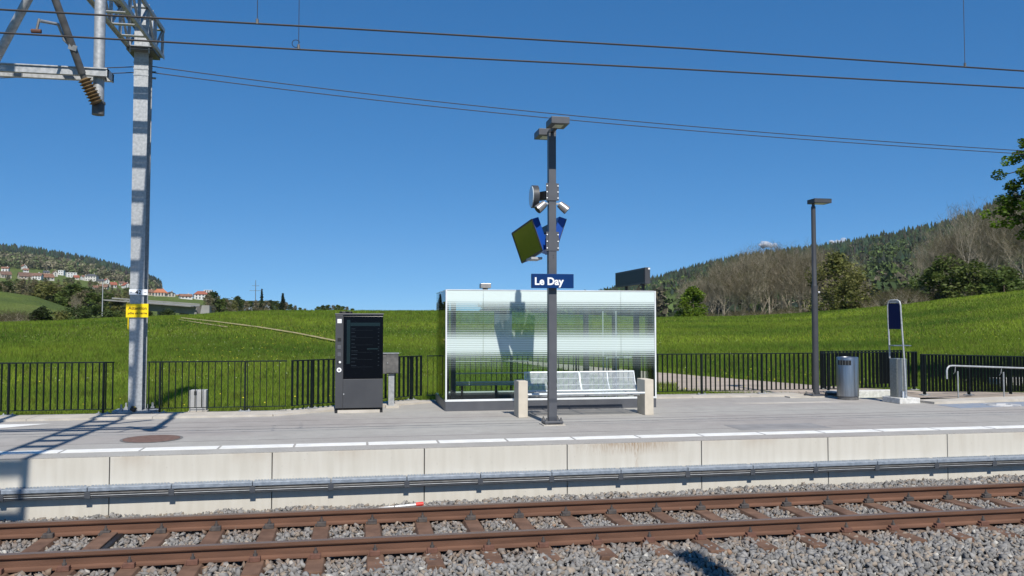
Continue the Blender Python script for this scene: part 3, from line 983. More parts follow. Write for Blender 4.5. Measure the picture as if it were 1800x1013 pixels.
# the leafy tree whose boughs reach in at the right picture edge
def edge_tree():
    root = thing("leafy_tree", "fresh green tree whose layered boughs reach in at the right picture edge", "tree", at(1948, 27.5))
    b = Vector(root.location)
    mb = MB().tube([b + Vector((0, 0, -0.3)), b + Vector((0.1, 0, 3)), b + Vector((0, 0.1, 6)), b + Vector((0, 0, 8.6))], [0.3, 0.25, 0.16, 0.04], 8)
    cs, rr, dk = [], [], []
    left = Vector((-math.cos(float(ang(1850))), math.sin(float(ang(1900))), 0))
    for z, L in [(4.75, 2.0), (5.05, 2.35), (5.35, 2.7), (5.75, 2.5), (6.1, 2.35), (6.5, 2.3), (6.9, 2.1), (7.3, 1.75), (7.7, 1.3)]:
        for j in range(7):
            aa = j * 0.9 + random.uniform(-0.25, 0.25) if j else 0.0
            dirv = Matrix.Rotation(aa, 3, 'Z') @ left
            LL = L * (1.0 if j == 0 else random.uniform(0.75, 1.0))
            tip = b + dirv * LL + Vector((0, 0, z - 0.55 + random.uniform(-.15, .15)))
            start = b + Vector((0, 0, z - 0.4))
            mid = start.lerp(tip, 0.5) + Vector((0, 0, 0.2))
            mb.tube([start, mid, tip], [0.05, 0.03, 0.01], 4, cap=False)
            for t in np.linspace(0.22, 1.0, 11):
                c = (start.lerp(mid, t * 2) if t < 0.5 else mid.lerp(tip, t * 2 - 1))
                w = 0.24 * (1.15 - 0.6 * t)
                cs.append((c + Vector((random.gauss(0, w), random.gauss(0, w), random.gauss(0, 0.05))))[:])
                rr.append(0.22)
    mb.build("trunk", M['bark_dark'], root)
    V, F, C = leaf_cloud(cs, rr, 110, 0.05, [(0.10, 0.175, 0.012), (0.13, 0.21, 0.016), (0.06, 0.11, 0.01)], 0.45)
    V = V - np.array(b)
    link("crown", np_mesh("crown", V, F, M['leaf'], C), root)
edge_tree()

# ------------------------------------------------------------------ left: valley trees, bushes, viaduct, village
LV = "mid sized tree in the wooded dip between the left pasture and the village"
GV = "trees in the dip below the village"
vt = [make_leafy_tree("broadleaf_tree", LV, 10, 8, MIDG, 0.42, 34, 44, 0.1), make_leafy_tree("broadleaf_tree", LV, 10, 8, OLIVE, 0.42, 34, 40, 0.1),
      make_leafy_tree("broadleaf_tree", LV, 10, 7, [(0.20, 0.17, 0.10), (0.23, 0.195, 0.115), (0.17, 0.16, 0.08)], 0.30, 34, 34, 0.14),
      make_leafy_tree("broadleaf_tree", LV, 10, 8, DEEP, 0.4, 34, 46, 0.08)]
names = ["mid green tree in the wooded dip between the left pasture and the village", "olive green tree in the wooded dip between the left pasture and the village",
         "brownish half leafless tree in the wooded dip between the left pasture and the village", "dark green tree in the wooded dip between the left pasture and the village"]
spec = []
for k in range(64):
    px = random.uniform(-40, 262)
    dd = random.uniform(225, 420) + max(0, 60 - px) * 0.2
    spec.append((px, dd, random.uniform(7.5, 12), random.choice([0, 1, 1, 2, 2, 2, 3])))
for px, dd, hh in [(60, 215, 8), (75, 212, 7.5), (90, 205, 9), (105, 205, 9.5), (118, 198, 9), (128, 196, 8), (138, 190, 7.5), (150, 188, 6), (160, 185, 5)]:
    spec.append((px, dd, hh, random.choice([0, 1, 2])))
for px, dd, hh, t in spec:
    q = at(px, dd)
    m_ = dd * math.cos(float(ang(px)) - YAW) / FPX
    ybase = 567 - (q.z - CAM_H) / m_
    ytop = np.interp(px, [-40, 0, 60, 120, 165, 200, 240, 265], [496, 497, 499, 503, 512, 520, 532, 538]) + random.uniform(-7, 9)
    hh = min((ybase - ytop) * m_, 12.5)
    if hh < 2.6:
        continue
    o = take(vt[t], names[t], GV)
    place(o, q, hh / 10.0, sxy=min(1.4, 0.9 * 9 / hh) if hh < 7 else 1.0)
# right of the mast: row of trees beyond the viaduct end and along the meadow skyline
for px, dd, hh, t in [(366, 230, 7, 2), (374, 240, 8, 3), (382, 245, 7, 2), (388, 235, 6, 0), (394, 250, 6.5, 0), (400, 240, 6, 2), (409, 300, 7, 1), (418, 320, 8, 3), (425, 330, 7, 0),
                      (433, 300, 6, 2), (441, 310, 6.4, 0), (450, 300, 6.4, 2), (459, 310, 6.6, 3), (468, 300, 6.5, 2), (476, 310, 6.8, 3), (485, 305, 6.6, 0), (494, 310, 6.4, 1), (503, 300, 6.0, 2),
                      (511, 310, 5.6, 0), (519, 305, 5.0, 2), (527, 310, 4.4, 0), (536, 300, 4, 2), (560, 260, 4.6, 0), (568, 262, 5, 3), (577, 265, 5.2, 0), (586, 262, 5, 2), (594, 260, 5.2, 0),
                      (602, 262, 4.8, 3), (610, 260, 4.6, 2), (620, 262, 4.2, 0), (548, 300, 3.6, 2)]:
    o = take(vt[t], ["mid green", "olive green", "brownish half leafless", "dark green"][t] + " tree in the row on the skyline left of the ticket machine", "trees along the meadow skyline")
    place(o, at(px, dd), hh / 10.0)
    o.location.z -= 0.3
# poplar and spruce spires on the skyline
for px, dd, hh, ww, lab in [(460, 330, 11.0, 2.0, "slim dark spire shaped conifer on the skyline right of the far pylon"), (497, 300, 9.0, 3.0, "pointed conifer on the skyline left of the ticket machine")]:
    o = make_conifer(lab, hh, ww)
    place(o, at(px, dd), 1.0, 0)
# bushes on the left pasture
o = make_leafy_tree("green_bush", "dark conical evergreen bush on the left meadow edge", 1.95, 2.5, [(0.04, 0.06, 0.02), (0.05, 0.07, 0.024)], 0.13, 50, 80, 0.0, 0.08, "bush")
place(o, at(75, 92), 1.0, 0)
o = make_leafy_tree("green_bush", "small olive brown bush beside the dark evergreen bush", 1.7, 2.6, OLIVE, 0.12, 24, 50, 0.0, 0.06, "bush")
place(o, at(103, 93), 1.0, 0)
o = make_leafy_tree("green_bush", "low dark bush on the left pasture slope under a bare sapling", 2.0, 5.0, DEEP, 0.14, 30, 60, 0.0, 0.06, "bush")
place(o, at(137, 132), 1.0, 0)
o = take(bare[2], "bare sapling standing over the low dark bush on the left pasture"); o["group"] = ""; del o["group"]
place(o, at(136, 133), 0.33)
LD = "dry brown reed like shrub at the left meadow edge near the picture edge"
for px in (-20, -6, 8, 20, 32, 43):
    o = take(shrub, LD, "dry shrubs at the left meadow edge")
    place(o, at(px, random.uniform(88, 94)), random.uniform(0.55, 0.85))
for px, dd, hh, t, lab in [(172, 108, 1.5, 2, "low brown bush on the meadow edge left of the mast"), (190, 105, 2.0, 3, "low dark bush on the meadow edge beside the mast foot sign"),
                           (205, 107, 2.1, 0, "low green bush on the meadow edge just left of the yellow sign"), (268, 112, 1.3, 2, "brown bush below the viaduct deck right of the mast"),
                           (296, 114, 2.2, 3, "dark bush beside the viaduct pier"), (308, 120, 1.5, 0, "green bush between the two viaduct piers"), (282, 110, 1.4, 1, "olive bush below the viaduct right of the mast")]:
    o = make_leafy_tree("green_bush", lab, hh, hh * 1.9, [MIDG, OLIVE, [(0.11, 0.085, 0.045), (0.13, 0.10, 0.05)], DEEP][t], 0.13, 26, 56, 0.0, 0.06, "bush")
    place(o, at(px, dd), 1.0, 0)

# viaduct
def viaduct():
    A, B = at(205, 250), at(357, 232)
    root = thing("viaduct", "grey concrete road viaduct crossing the dip right of the mast", "bridge", B)
    zA = CAM_H + 250 * math.cos(float(ang(205)) - YAW) * (567 - 530) / FPX
    zB = CAM_H + 232 * math.cos(float(ang(357)) - YAW) * (567 - 541) / FPX
    a, b = Vector((A.x, A.y, zA)), Vector((B.x, B.y, zB))
    m_ = mat("viaduct concrete", (0.22, 0.215, 0.20), (0.28, 0.275, 0.26), 0.4, rough=0.9)
    MB().bar(a + Vector((0, 0, 0.25)), b + Vector((0, 0, 0.25)), 9.5, 0.3).build("deck", m_, root)
    MB().bar(a - Vector((0, 0, 0.85)), b - Vector((0, 0, 0.85)), 5.0, 1.9).build("girder", m_, root)
    for f in (0.2, 0.54, 0.79):
        q = a.lerp(b, f)
        mb = MB()
        mb.box(q.x - 0.9, q.x + 0.9, q.y - 1.6, q.y + 1.6, -2, q.z - 1.8)
        mb.build("pier", m_, root)
    q = b + Vector((1.2, 0, 0))
    MB().prism([(q.x - 2.0, -1), (q.x + 1.2, -1), (q.x + 1.2, q.z + 0.5), (q.x - 0.6, q.z + 0.5)], 'y', q.y - 5, q.y + 5).build("abutment", m_, root)
    d_ = (b - a)
    MB().bar(a + Vector((0, -4.4, 0.75)), b + Vector((0, -4.4, 0.75)), 0.15, 0.35).build("parapet", m_, root)
viaduct()

# houses
M['wallr'] = rand_mat("house wall", [(0.0, (0.52, 0.49, 0.43)), (0.4, (0.42, 0.36, 0.28)), (0.7, (0.56, 0.55, 0.52)), (1.0, (0.36, 0.29, 0.22))], rough=0.9)
M['wallw'] = mat("white render", (0.60, 0.60, 0.59), rough=0.9)
M['roofb'] = rand_mat("brown roof tiles", [(0.0, (0.17, 0.095, 0.065)), (0.5, (0.22, 0.12, 0.08)), (1.0, (0.14, 0.09, 0.07))], rough=0.9, scale=0.6)
M['roofo'] = mat("orange roof tiles", (0.36, 0.125, 0.06), (0.43, 0.16, 0.08), 0.5, rough=0.9)
M['roofr'] = mat("dark red roof tiles", (0.24, 0.075, 0.045), (0.30, 0.10, 0.06), 0.5, rough=0.9)
M['pane'] = mat("window pane", (0.04, 0.05, 0.06), rough=0.15)
M['hall'] = mat("hall cladding", (0.30, 0.36, 0.43), (0.35, 0.41, 0.48), 0.3, rough=0.6)
M['darkroof'] = mat("dark flat roof", (0.07, 0.075, 0.085), rough=0.8)

def make_house(label, w, dp, h, roof_h, wall, roof, rows=2, cols=4, flat=False, chimney=True, hip=False, group=None, along=True, dormer=0):
    root = thing("house", label, "house", group=group)
    MB().box(-w / 2, w / 2, -dp / 2, dp / 2, -6, h).build("wall", wall, root)
    e = 0.5
    rb = MB()
    if flat:
        rb.box(-w / 2 - .2, w / 2 + .2, -dp / 2 - .2, dp / 2 + .2, h, h + 0.45)
    elif hip:
        k = w * 0.26
        rb.add([(-w/2-e, -dp/2-e, h), (w/2+e, -dp/2-e, h), (w/2+e, dp/2+e, h), (-w/2-e, dp/2+e, h), (-w/2+k, 0, h+roof_h), (w/2-k, 0, h+roof_h)],
               [(0, 1, 5, 4), (1, 2, 5), (2, 3, 4, 5), (3, 0, 4), (0, 3, 2, 1)])
    elif along:
        rb.prism([(-dp/2-e, h-0.15), (0, h+roof_h), (dp/2+e, h-0.15), (dp/2+e, h-0.4), (0, h+roof_h-0.3), (-dp/2-e, h-0.4)], 'x', -w/2-e, w/2+e)
    else:
        rb.prism([(-w/2-e, h-0.15), (0, h+roof_h), (w/2+e, h-0.15), (w/2+e, h-0.4), (0, h+roof_h-0.3), (-w/2-e, h-0.4)], 'y', -dp/2-e, dp/2+e)
    ro = rb.build("roof", roof, root)
    if not flat:
        gb = MB()
        if along and not hip:
            gb.prism([(-dp/2, h), (0, h+roof_h-0.35), (dp/2, h)], 'x', -w/2, w/2)
        elif not hip:
            gb.prism([(-w/2, h), (0, h+roof_h-0.35), (w/2, h)], 'y', -dp/2, dp/2)
        if gb.v:
            gb.build("gable", wall, root)
    if chimney:
        MB().box(w*0.2, w*0.2+0.7, 0.3, 1.0, h+roof_h*0.4, h+roof_h+0.9).build("chimney", wall, ro)
    for r_ in range(rows):
        for c in range(cols):
            x = -w/2 + w*(c+0.7)/(cols+0.4)
            z = h*(r_+0.4)/rows
            wi = MB().box(x-0.55, x+0.55, -dp/2-0.06, -dp/2+0.04, z-0.2, z+1.3).build("window", M['pane'], root)
    return root

W, B_, O_, RR, WW = M['wallr'], M['roofb'], M['roofo'], M['roofr'], M['wallw']
HOUSES = []
def put_house(px, py, wpx, hpx, roofpx, label, wall, roof, rz=0.0, **kw):
    q = hit(px, py, 130)
    d_ = math.hypot(q.x, q.y)
    HOUSES.append((px, py, wpx, d_))
    m_ = d_ * math.cos(float(ang(px)) - YAW) / FPX
    o = make_house(label, wpx*m_, max(7, wpx*m_*0.75), hpx*m_, roofpx*m_, wall, roof, **kw)
    o.location = q
    o.rotation_euler = (0, 0, -float(ang(px)) + rz)
    return o
put_house(8, 489, 16, 6, 6, "brown roofed house at the far left picture edge below the hill woods", W, B_, 0.3)
put_house(8, 478, 11, 6, 3, "small white house above the brown roofed one at the left picture edge", WW, B_, -0.2, cols=2)
put_house(40, 474, 7, 6, 3, "narrow white house highest on the left hillside", WW, B_, 0.5, cols=1, along=False)
put_house(44, 482, 8, 7, 3, "small white house just below the highest white one", WW, B_, 0.1, cols=2)
put_house(42, 491, 19, 5, 7, "wide brown roofed barn below the two small white houses", W, B_, 0.25, cols=3, rows=1)
put_house(62, 492, 20, 7, 5, "white house with brown roof and balconies right of the wide barn", WW, B_, -0.25)
put_house(82, 493, 18, 5, 7, "long house with rusty brown roof left of the modern white blocks", W, B_, 0.4, cols=3, rows=1)
put_house(80, 484, 9, 5, 3, "small house with blue grey front above the rusty brown roof", W, M['darkroof'], 0.1, cols=2)
put_house(95, 486, 8, 6, 4, "little cream gabled house beside the modern white blocks", W, B_, 0.2, cols=1, along=False)
put_house(107, 484, 9, 8, 1, "modern white flat roofed block, left one of two", WW, WW, -0.3, flat=True, chimney=False, cols=2)
put_house(124, 488, 16, 8, 1, "modern white flat roofed block, wider right one of two", WW, WW, 0.15, flat=True, chimney=False, cols=3)
put_house(133, 492, 8, 4, 4, "tiny red roofed shed house right of the modern white blocks", W, RR, 0.2, cols=1, rows=1)
put_house(147, 493, 9, 6, 3, "small white house left of the big cream house", WW, B_, 0.4, cols=2)
put_house(160, 495, 19, 9, 4, "big cream house with dark roof in the middle of the hillside", W, M['darkroof'], -0.3, hip=True, cols=4)
put_house(176, 499, 10, 5, 3, "low violet roofed house right of the big cream house", W, M['darkroof'], 0.2, cols=2)
put_house(186, 499, 7, 6, 3, "slim white house right of the low violet roof", WW, RR, 0.4, cols=1, along=False)
put_house(182, 509, 13, 4, 5, "grey brown farmhouse lowest of the houses left of the mast", W, B_, -0.2, cols=3, rows=1)
put_house(168, 509, 10, 3, 4, "long low roof beside the grey brown farmhouse", W, B_, 0.3, cols=2, rows=1)
put_house(198, 506, 10, 5, 5, "reddish house right of the farmhouse", W, RR, 0.3, cols=2)
put_house(221, 508, 11, 6, 5, "white fronted house with red roof just left of the mast", WW, RR, 0.5, cols=2, along=False)
put_house(213, 503, 9, 5, 3, "pale house half hidden behind the white fronted one by the mast", W, B_, 0.1, cols=2)
put_house(262, 520, 16, 6, 5, "pink brown house just right of the mast above the viaduct", W, B_, 0.2, cols=3)
put_house(281, 521, 22, 6, 7, "house with broad orange roof right of the mast", W, O_, 0.15, hip=True, cols=4)
put_house(299, 522, 13, 5, 4, "cream gabled house between the two orange roofs", W, B_, 0.3, cols=2, along=False)
put_house(321, 521, 22, 7, 6, "house with bright orange roof and dark gable left of the white tower", W, O_, -0.35, cols=3)
put_house(326, 526, 20, 5, 4, "low white house in front of the bright orange roof", WW, B_, 0.2, cols=3, rows=1)
put_house(353, 527, 24, 9, 6, "white house with dark red roof left of the white tower", WW, RR, 0.1, hip=True, cols=4, rows=2)
put_house(366, 528, 13, 17, 1, "white flat roofed tower block beside the dark red roof", WW, WW, -0.15, flat=True, chimney=False, cols=3, rows=5)
put_house(386, 529, 20, 6, 3, "beige long house right of the white tower block", W, B_, 0.1, cols=4)
# trees between the houses, none standing right in front of a house
n_house_trees = 0
for k in range(900):
    if n_house_trees >= 185:
        break
    px = random.uniform(-30, 246)
    dd = random.uniform(430, 1010)
    q = at(px, dd)
    m_ = dd * math.cos(float(ang(px)) - YAW) / FPX
    sc = random.uniform(0.45, 0.72) if dd < 640 else random.uniform(0.4, 0.72)
    ytop = 567 - (q.z + sc * 9.6 - CAM_H) / m_
    half = sc * 5.0 / m_
    if any(abs(px - hx) < hw * 0.5 + half and dd < hd + 6 and ytop < hy - 5.5 for hx, hy, hw, hd in HOUSES):
        continue
    n_house_trees += 1
    t = random.choice([0, 1, 2, 2, 1])
    o = take(vt[t], ["mid green", "olive green", "brownish half leafless", "dark green"][t] + " tree among the hillside houses left of the mast", "trees between the village houses")
    place(o, q, sc, sxy=1.15)
def hall():
    q = at(430, 345)
    root = thing("factory_hall", "pale blue industrial hall with dark flat roof on the skyline", "hall", q)
    m_ = 345 / FPX
    zt = CAM_H + 345*math.cos(float(ang(430))-YAW)*(567-529)/FPX
    MB().box(q.x-7, q.x-3, q.y, q.y+12, q.z-2, zt).build("wall", M['hall'], root)
    MB().box(q.x-2.98, q.x+11, q.y+2, q.y+12, q.z-2, zt-0.6).build("wall", M['hall'], root)
    MB().box(q.x-7.3, q.x-2.8, q.y-.4, q.y+12, zt, zt+0.35).build("roof", M['darkroof'], root)
    MB().box(q.x-2.7, q.x+11.3, q.y+1.4, q.y+12, zt-0.6, zt+0.1).build("roof", M['darkroof'], root)
    for k in range(6):
        x = q.x - 1.8 + k*2.1
        MB().box(x, x+1.3, q.y+1.94, q.y+2.03, zt-1.9, zt-1.0).build("window", M['pane'], root)
hall()
q = at(412, 300)
t = thing("garden_tent", "small white tent roof below the industrial hall", "tent", q)
MB().add([(q.x-1.2, q.y-1, q.z+0.9), (q.x+1.2, q.y-1, q.z+0.9), (q.x+1.2, q.y+1, q.z+0.9), (q.x-1.2, q.y+1, q.z+0.9), (q.x, q.y, q.z+1.7)],
         [(0, 1, 4), (1, 2, 4), (2, 3, 4), (3, 0, 4), (3, 2, 1, 0)]).build("canopy", M['white'], t)
mb = MB()
for sx in (-1.1, 1.1):
    for sy in (-.9, .9):
        mb = MB().tube([(q.x+sx, q.y+sy, q.z-0.3), (q.x+sx, q.y+sy, q.z+0.9)], 0.05, 6); mb.build("leg", M['galv'], t)
# far pylons and poles
def pylon(px, dd, hh, label, arms=True, mt='dark_steel', r=0.16):
    q = at(px, dd)
    t = thing("power_pole", label, "pole", q)
    MB().tube([q - Vector((0, 0, 1)), q + Vector((0, 0, hh))], [r, r*0.6], 6).build("pole", M[mt], t)
    if arms:
        for f, L in ((0.72, 2.2), (0.85, 1.3)):
            MB().bar(q + Vector((-L, 0, hh*f)), q + Vector((L, 0, hh*f)), 0.12, 0.12).build("crossarm", M[mt], t)
pylon(449, 330, 14, "far power pole with two crossarms on the skyline right of the hall")
pylon(180, 180, 7.2, "slim pale pole standing in the dip left of the mast", False, 'galv', 0.12)
pylon(155, 260, 6.0, "short pale pole left of the slim one in the dip", False, 'galv', 0.1)

# ------------------------------------------------------------------ clouds
M['cloud'] = mat("cloud white", (0.62, 0.63, 0.65), rough=1.0, spec=0.0)
_nt = M['cloud'].node_tree
_tr = _nt.nodes.new("ShaderNodeBsdfTransparent"); _mx = _nt.nodes.new("ShaderNodeMixShader")
_mx.inputs[0].default_value = 0.62
_nt.links.new(_nt.nodes["Principled BSDF"].outputs[0], _mx.inputs[1]); _nt.links.new(_tr.outputs[0], _mx.inputs[2])
_nt.links.new(_mx.outputs[0], _nt.nodes["Material Output"].inputs[0])
def cloud(px, py, wpx, hpx, label):
    D = 7000.0
    a = float(ang(px)); m_ = D*math.cos(a-YAW)/FPX
    c = np.array([D*math.sin(a), D*math.cos(a), CAM_H + D*math.cos(a-YAW)*(567-py)/FPX])
    Vs, Fs = [], []
    for k in range(16):
        u = rs.uniform(-1, 1)
        rad = hpx*m_*0.5*(0.4+0.6*rs.rand())*(1-0.55*abs(u))
        o = np.array([u*wpx*0.45*m_*math.cos(a), -u*wpx*0.45*m_*math.sin(a), rad*0.6*rs.rand()*1.2]) + np.array([0, rs.uniform(-.3, .3)*wpx*m_, 0])
        V = ICO2*(1+0.07*rs.randn(len(ICO2), 1))*rad + o + c
        Fs.append(ICO2F + len(ICO2)*k); Vs.append(V)
    me = np_mesh("cloud", np.concatenate(Vs), np.concatenate(Fs), M['cloud'], smooth=True)
    tag(link("cloud", me), label, "cloud", kind="stuff")
cloud(1352, 432, 34, 16, "small white cloud peeping over the bare clump")
cloud(1474, 427, 34, 16, "small white cloud resting on the ridge right of the lamp post")

# ------------------------------------------------------------------ paths in the meadow
def ribbon(name, far_pts, near_pts, material, lift=0.05, sub=8, ruts=None):
    A, B = [], []
    for k in range(len(far_pts)-1):
        for s in range(sub):
            t = s/sub
            A.append([far_pts[k][i]*(1-t)+far_pts[k+1][i]*t for i in (0, 1)])
            B.append([near_pts[k][i]*(1-t)+near_pts[k+1][i]*t for i in (0, 1)])
    A.append(far_pts[-1]); B.append(near_pts[-1])
    mb = MB()
    rows = []
    for a, b in zip(A, B):
        pa, pb = hit(*a), hit(*b)
        row = []
        for t in (0, 0.33, 0.66, 1):
            q = pa.lerp(pb, t)
            q.z = float(ground(np.array([q.x]), np.array([q.y]))[0]) + lift
            row.append(q)
        rows.append(row)
    for r0, r1 in zip(rows[:-1], rows[1:]):
        for j in range(3):
            mb.add([r0[j], r1[j], r1[j+1], r0[j+1]], [(0, 1, 2, 3)])
    return tag(mb.build(name, material), kind="structure")
ribbon("dirt_track", [(318, 560.5), (380, 567), (450, 576), (520, 587), (590, 601)], [(318, 561.4), (380, 568.3), (450, 577.5), (520, 588.8), (590, 603.2)], M['track_earth'], 0.10)
ribbon("dirt_track", [(314, 563.2), (350, 568.8), (400, 576)], [(314, 564.2), (350, 570.2), (400, 578)], M['track_earth'], 0.08)
ribbon("gravel_path", [(895, 634), (1000, 643), (1160, 657), (1300, 669), (1450, 681), (1620, 690), (1840, 693)],
       [(895, 638), (1000, 653), (1160, 686), (1300, 694), (1450, 698), (1620, 702), (1840, 704)], M['gravel_path'], 0.04)

# ------------------------------------------------------------------ grass blades and flowers
def grass():
    Vs, Cs = [], []
    def patch(n, d0, d1, hgt, wid, power=1.0, p0=-120, p1=1930):
        a = np.random.RandomState(3+int(d0)).rand(n)
        r_ = np.random.RandomState(9+int(d0))
        an = float(ang(p0)) + (float(ang(p1))-float(ang(p0)))*a
        d = np.sqrt(d0**2+(d1**2-d0**2)*r_.rand(n)**power)
        x, y = d*np.sin(an), d*np.cos(an)
        keep = y > fence_y(x)+0.08
        # keep the gravel path and the earth track clear
        p = col_of(an)
        yy = 567 - (terrain_pd(p, d)-CAM_H)/(d*np.cos(an-YAW))*FPX
        pf = np.interp(p, [895, 1000, 1160, 1300, 1450, 1620, 1840], [634, 643, 657, 669, 681, 690, 693])
        pn = np.interp(p, [895, 1000, 1160, 1300, 1450, 1620, 1840], [638, 653, 688, 694, 699, 704, 706])
        keep &= ~((p > 890) & (yy > pf-0.5) & (yy < pn+0.5) & ~((p < 1188) & (yy > 678)))
        tf = np.interp(p, [318, 380, 450, 520, 590, 700], [560.5, 567, 576, 587, 601, 625])
        tn = np.interp(p, [318, 380, 450, 520, 590, 700], [561.8, 568.8, 578.2, 590, 605.5, 632])
        keep &= ~((p > 310) & (p < 600) & (yy > tf-0.2) & (yy < tn+0.2))
        x, y, p, d = x[keep], y[keep], p[keep], d[keep]
        m = len(x)
        z = terrain_pd(p, d)
        big = np.array([mnoise.noise((float(u)*0.12, float(v)*0.12, 0)) for u, v in zip(x, y)])
        wide = np.array([mnoise.noise((float(u)*0.03, float(v)*0.06, 9)) for u, v in zip(x, y)])
        mid = np.array([mnoise.noise((float(u)*0.7, float(v)*0.7, 5)) for u, v in zip(x, y)])
        h = hgt*(0.6+0.6*r_.rand(m))*(1+0.25*mid)
        th = r_.rand(m)*6.28
        w = wid*(0.6+0.8*r_.rand(m))
        ca, sa = np.cos(th)*w, np.sin(th)*w
        lean = r_.randn(m, 2)*h[:, None]*0.42
        base = np.stack([x, y, z-0.03], 1)
        v0 = base + np.stack([-ca, -sa, 0*x], 1)
        v1 = base + np.stack([ca, sa, 0*x], 1)
        v2 = base + np.stack([lean[:, 0], lean[:, 1], h], 1)
        Vs.append(np.stack([v0, v1, v2], 1).reshape(-1, 3))
        c = np.array([0.188, 0.275, 0.036])[None]*(0.75+0.5*r_.rand(m, 1))
        c = c*(1+0.5*big[:, None]*np.array([1.25, 0.85, 0.6])+0.3*wide[:, None]*np.array([1.2, 0.9, 0.6])) + 0.022*np.clip(mid, 0, 1)[:, None]*np.array([1, 0.7, 0.1])
        spot = np.array([mnoise.noise((float(u)*1.6, float(v)*0.9, 17)) for u, v in zip(x, y)])
        c = c*(1-0.35*np.clip(spot*1.6, 0, 1)[:, None]*np.array([0.75, 1.0, 0.5]))
        dry = r_.rand(m) < 0.07
        c[dry] = np.array([0.17, 0.16, 0.06])
        Cs.append(np.repeat(np.clip(c, 0.01, 1), 3, 0))
    patch(170000, 16.5, 27, 0.18, 0.010)
    patch(190000, 27, 48, 0.20, 0.015)
    patch(170000, 48, 82, 0.20, 0.028)
    patch(110000, 82, 122, 0.22, 0.045)
    V = np.concatenate(Vs); C = np.concatenate(Cs)
    me = np_mesh("grass", V, np.arange(len(V)).reshape(-1, 3), M['grass'], C)
    tag(link("grass", me), "long green meadow grass behind the station fence", "grass", kind="stuff")
grass()

def flowers(name, label, n, d0, d1, col, size, clump, seed, p0=-50, p1=1850):
    r_ = np.random.RandomState(seed)
    an = float(ang(p0)) + (float(ang(p1))-float(ang(p0)))*r_.rand(n)
    d = np.sqrt(d0**2+(d1**2-d0**2)*r_.rand(n))
    x, y = d*np.sin(an), d*np.cos(an)
    nzv = np.array([mnoise.noise((float(u)*0.13, float(v)*0.13, seed)) for u, v in zip(x, y)])
    keep = (y > fence_y(x)+0.25) & (nzv > clump)
    x, y, d, an = x[keep], y[keep], d[keep], an[keep]
    z = terrain_pd(col_of(an), d) + 0.17 + 0.14*r_.rand(len(x))
    m = len(x)
    s = size*(0.7+0.6*r_.rand(m))
    ring = np.array([(math.cos(t), math.sin(t)) for t in np.linspace(0, 6.283, 6, endpoint=False)])
    V = np.zeros((m, 7, 3))
    V[:, :6, 0] = x[:, None]+ring[None, :, 0]*s[:, None]
    V[:, :6, 1] = y[:, None]+ring[None, :, 1]*s[:, None]
    V[:, :6, 2] = z[:, None]+(ring[None, :, 1])*s[:, None]*0.5
    V[:, 6] = np.stack([x, y, z+s*0.5], 1)
    F = np.array([(k, (k+1) % 6, 6) for k in range(6)])
    F = (F[None]+(np.arange(m)*7)[:, None, None]).reshape(-1, 3)
    C = np.repeat(np.array(col)[None]*(0.8+0.3*r_.rand(m, 1)), 7, 0)
    tag(link(name, np_mesh(name, V.reshape(-1, 3), F, M['petal'], C)), label, "flowers", kind="stuff")
flowers("dandelion_flowers", "yellow dandelion flowers dotted through the meadow", 2400, 17, 62, (0.58, 0.50, 0.03), 0.015, 0.22, 11)
flowers("dandelion_clocks", "pale dandelion seed heads dotted through the meadow", 1700, 17, 70, (0.36, 0.40, 0.22), 0.014, 0.05, 23)

# ------------------------------------------------------------------ platform
plat = thing("platform", None, None); tag(plat, kind="structure")
EDGE = 11.8
pl = MB()
outline = [(-14, EDGE+0.17), (26, EDGE+0.17), (26, 18.2), (14.5, 17.2), (12.6, 17.0), (10.6, 18.4), (10.3, 19.05), (1.4, 19.05), (-0.8, 17.35), (-1.3, 17.05), (-14, 17.05)]
pl.prism([(x, y) for x, y in outline], 'z', -0.9, 0.0)
pl.build("platform_slab", M['asphalt'], plat)
MB().box(-14, 26, EDGE+0.002, EDGE+0.169, -0.011, 0.0).build("edge_strip", M['asphalt'], plat)
# precast edge panels, one object each
X0, PW = -3.18 - 2.055*5, 2.055
pm = MB().box(0.006, PW-0.006, 0.0, 0.16, -1.05, -0.012).mesh("concrete_panel", M['edge'], bev=0.006)
for k in range(20):
    link("concrete_panel", pm, plat, (X0+PW*k, EDGE, 0))
# asphalt strip lies flush on the slab; white safety line in blocks
wm = MB().box(0.016, 1.002, 0, 0.285, 0.0, 0.004).mesh("white_block", M['paint'])
for k in range(33):
    link("white_block", wm, plat, (-14.0+0.02+1.0185*k-0.13, 12.19, 0.001))
for name, x0, x1, y0, y1, m_ in [("asphalt_patch", 6.15, 7.75, 12.75, 13.45, 'asphalt_patch'), ("asphalt_line", -14, 26, 14.715, 14.74, 'asphalt_dark'), ("asphalt_line", -14, 10, 15.43, 15.44, 'asphalt_dark'),  # thin darker lines along the asphalt
                                ("asphalt_line", -14, 26, 13.02, 13.03, 'asphalt_dark')]:
    MB().box(x0, x1, y0, y1, -0.01, 0.003).build(name, M[m_], plat)
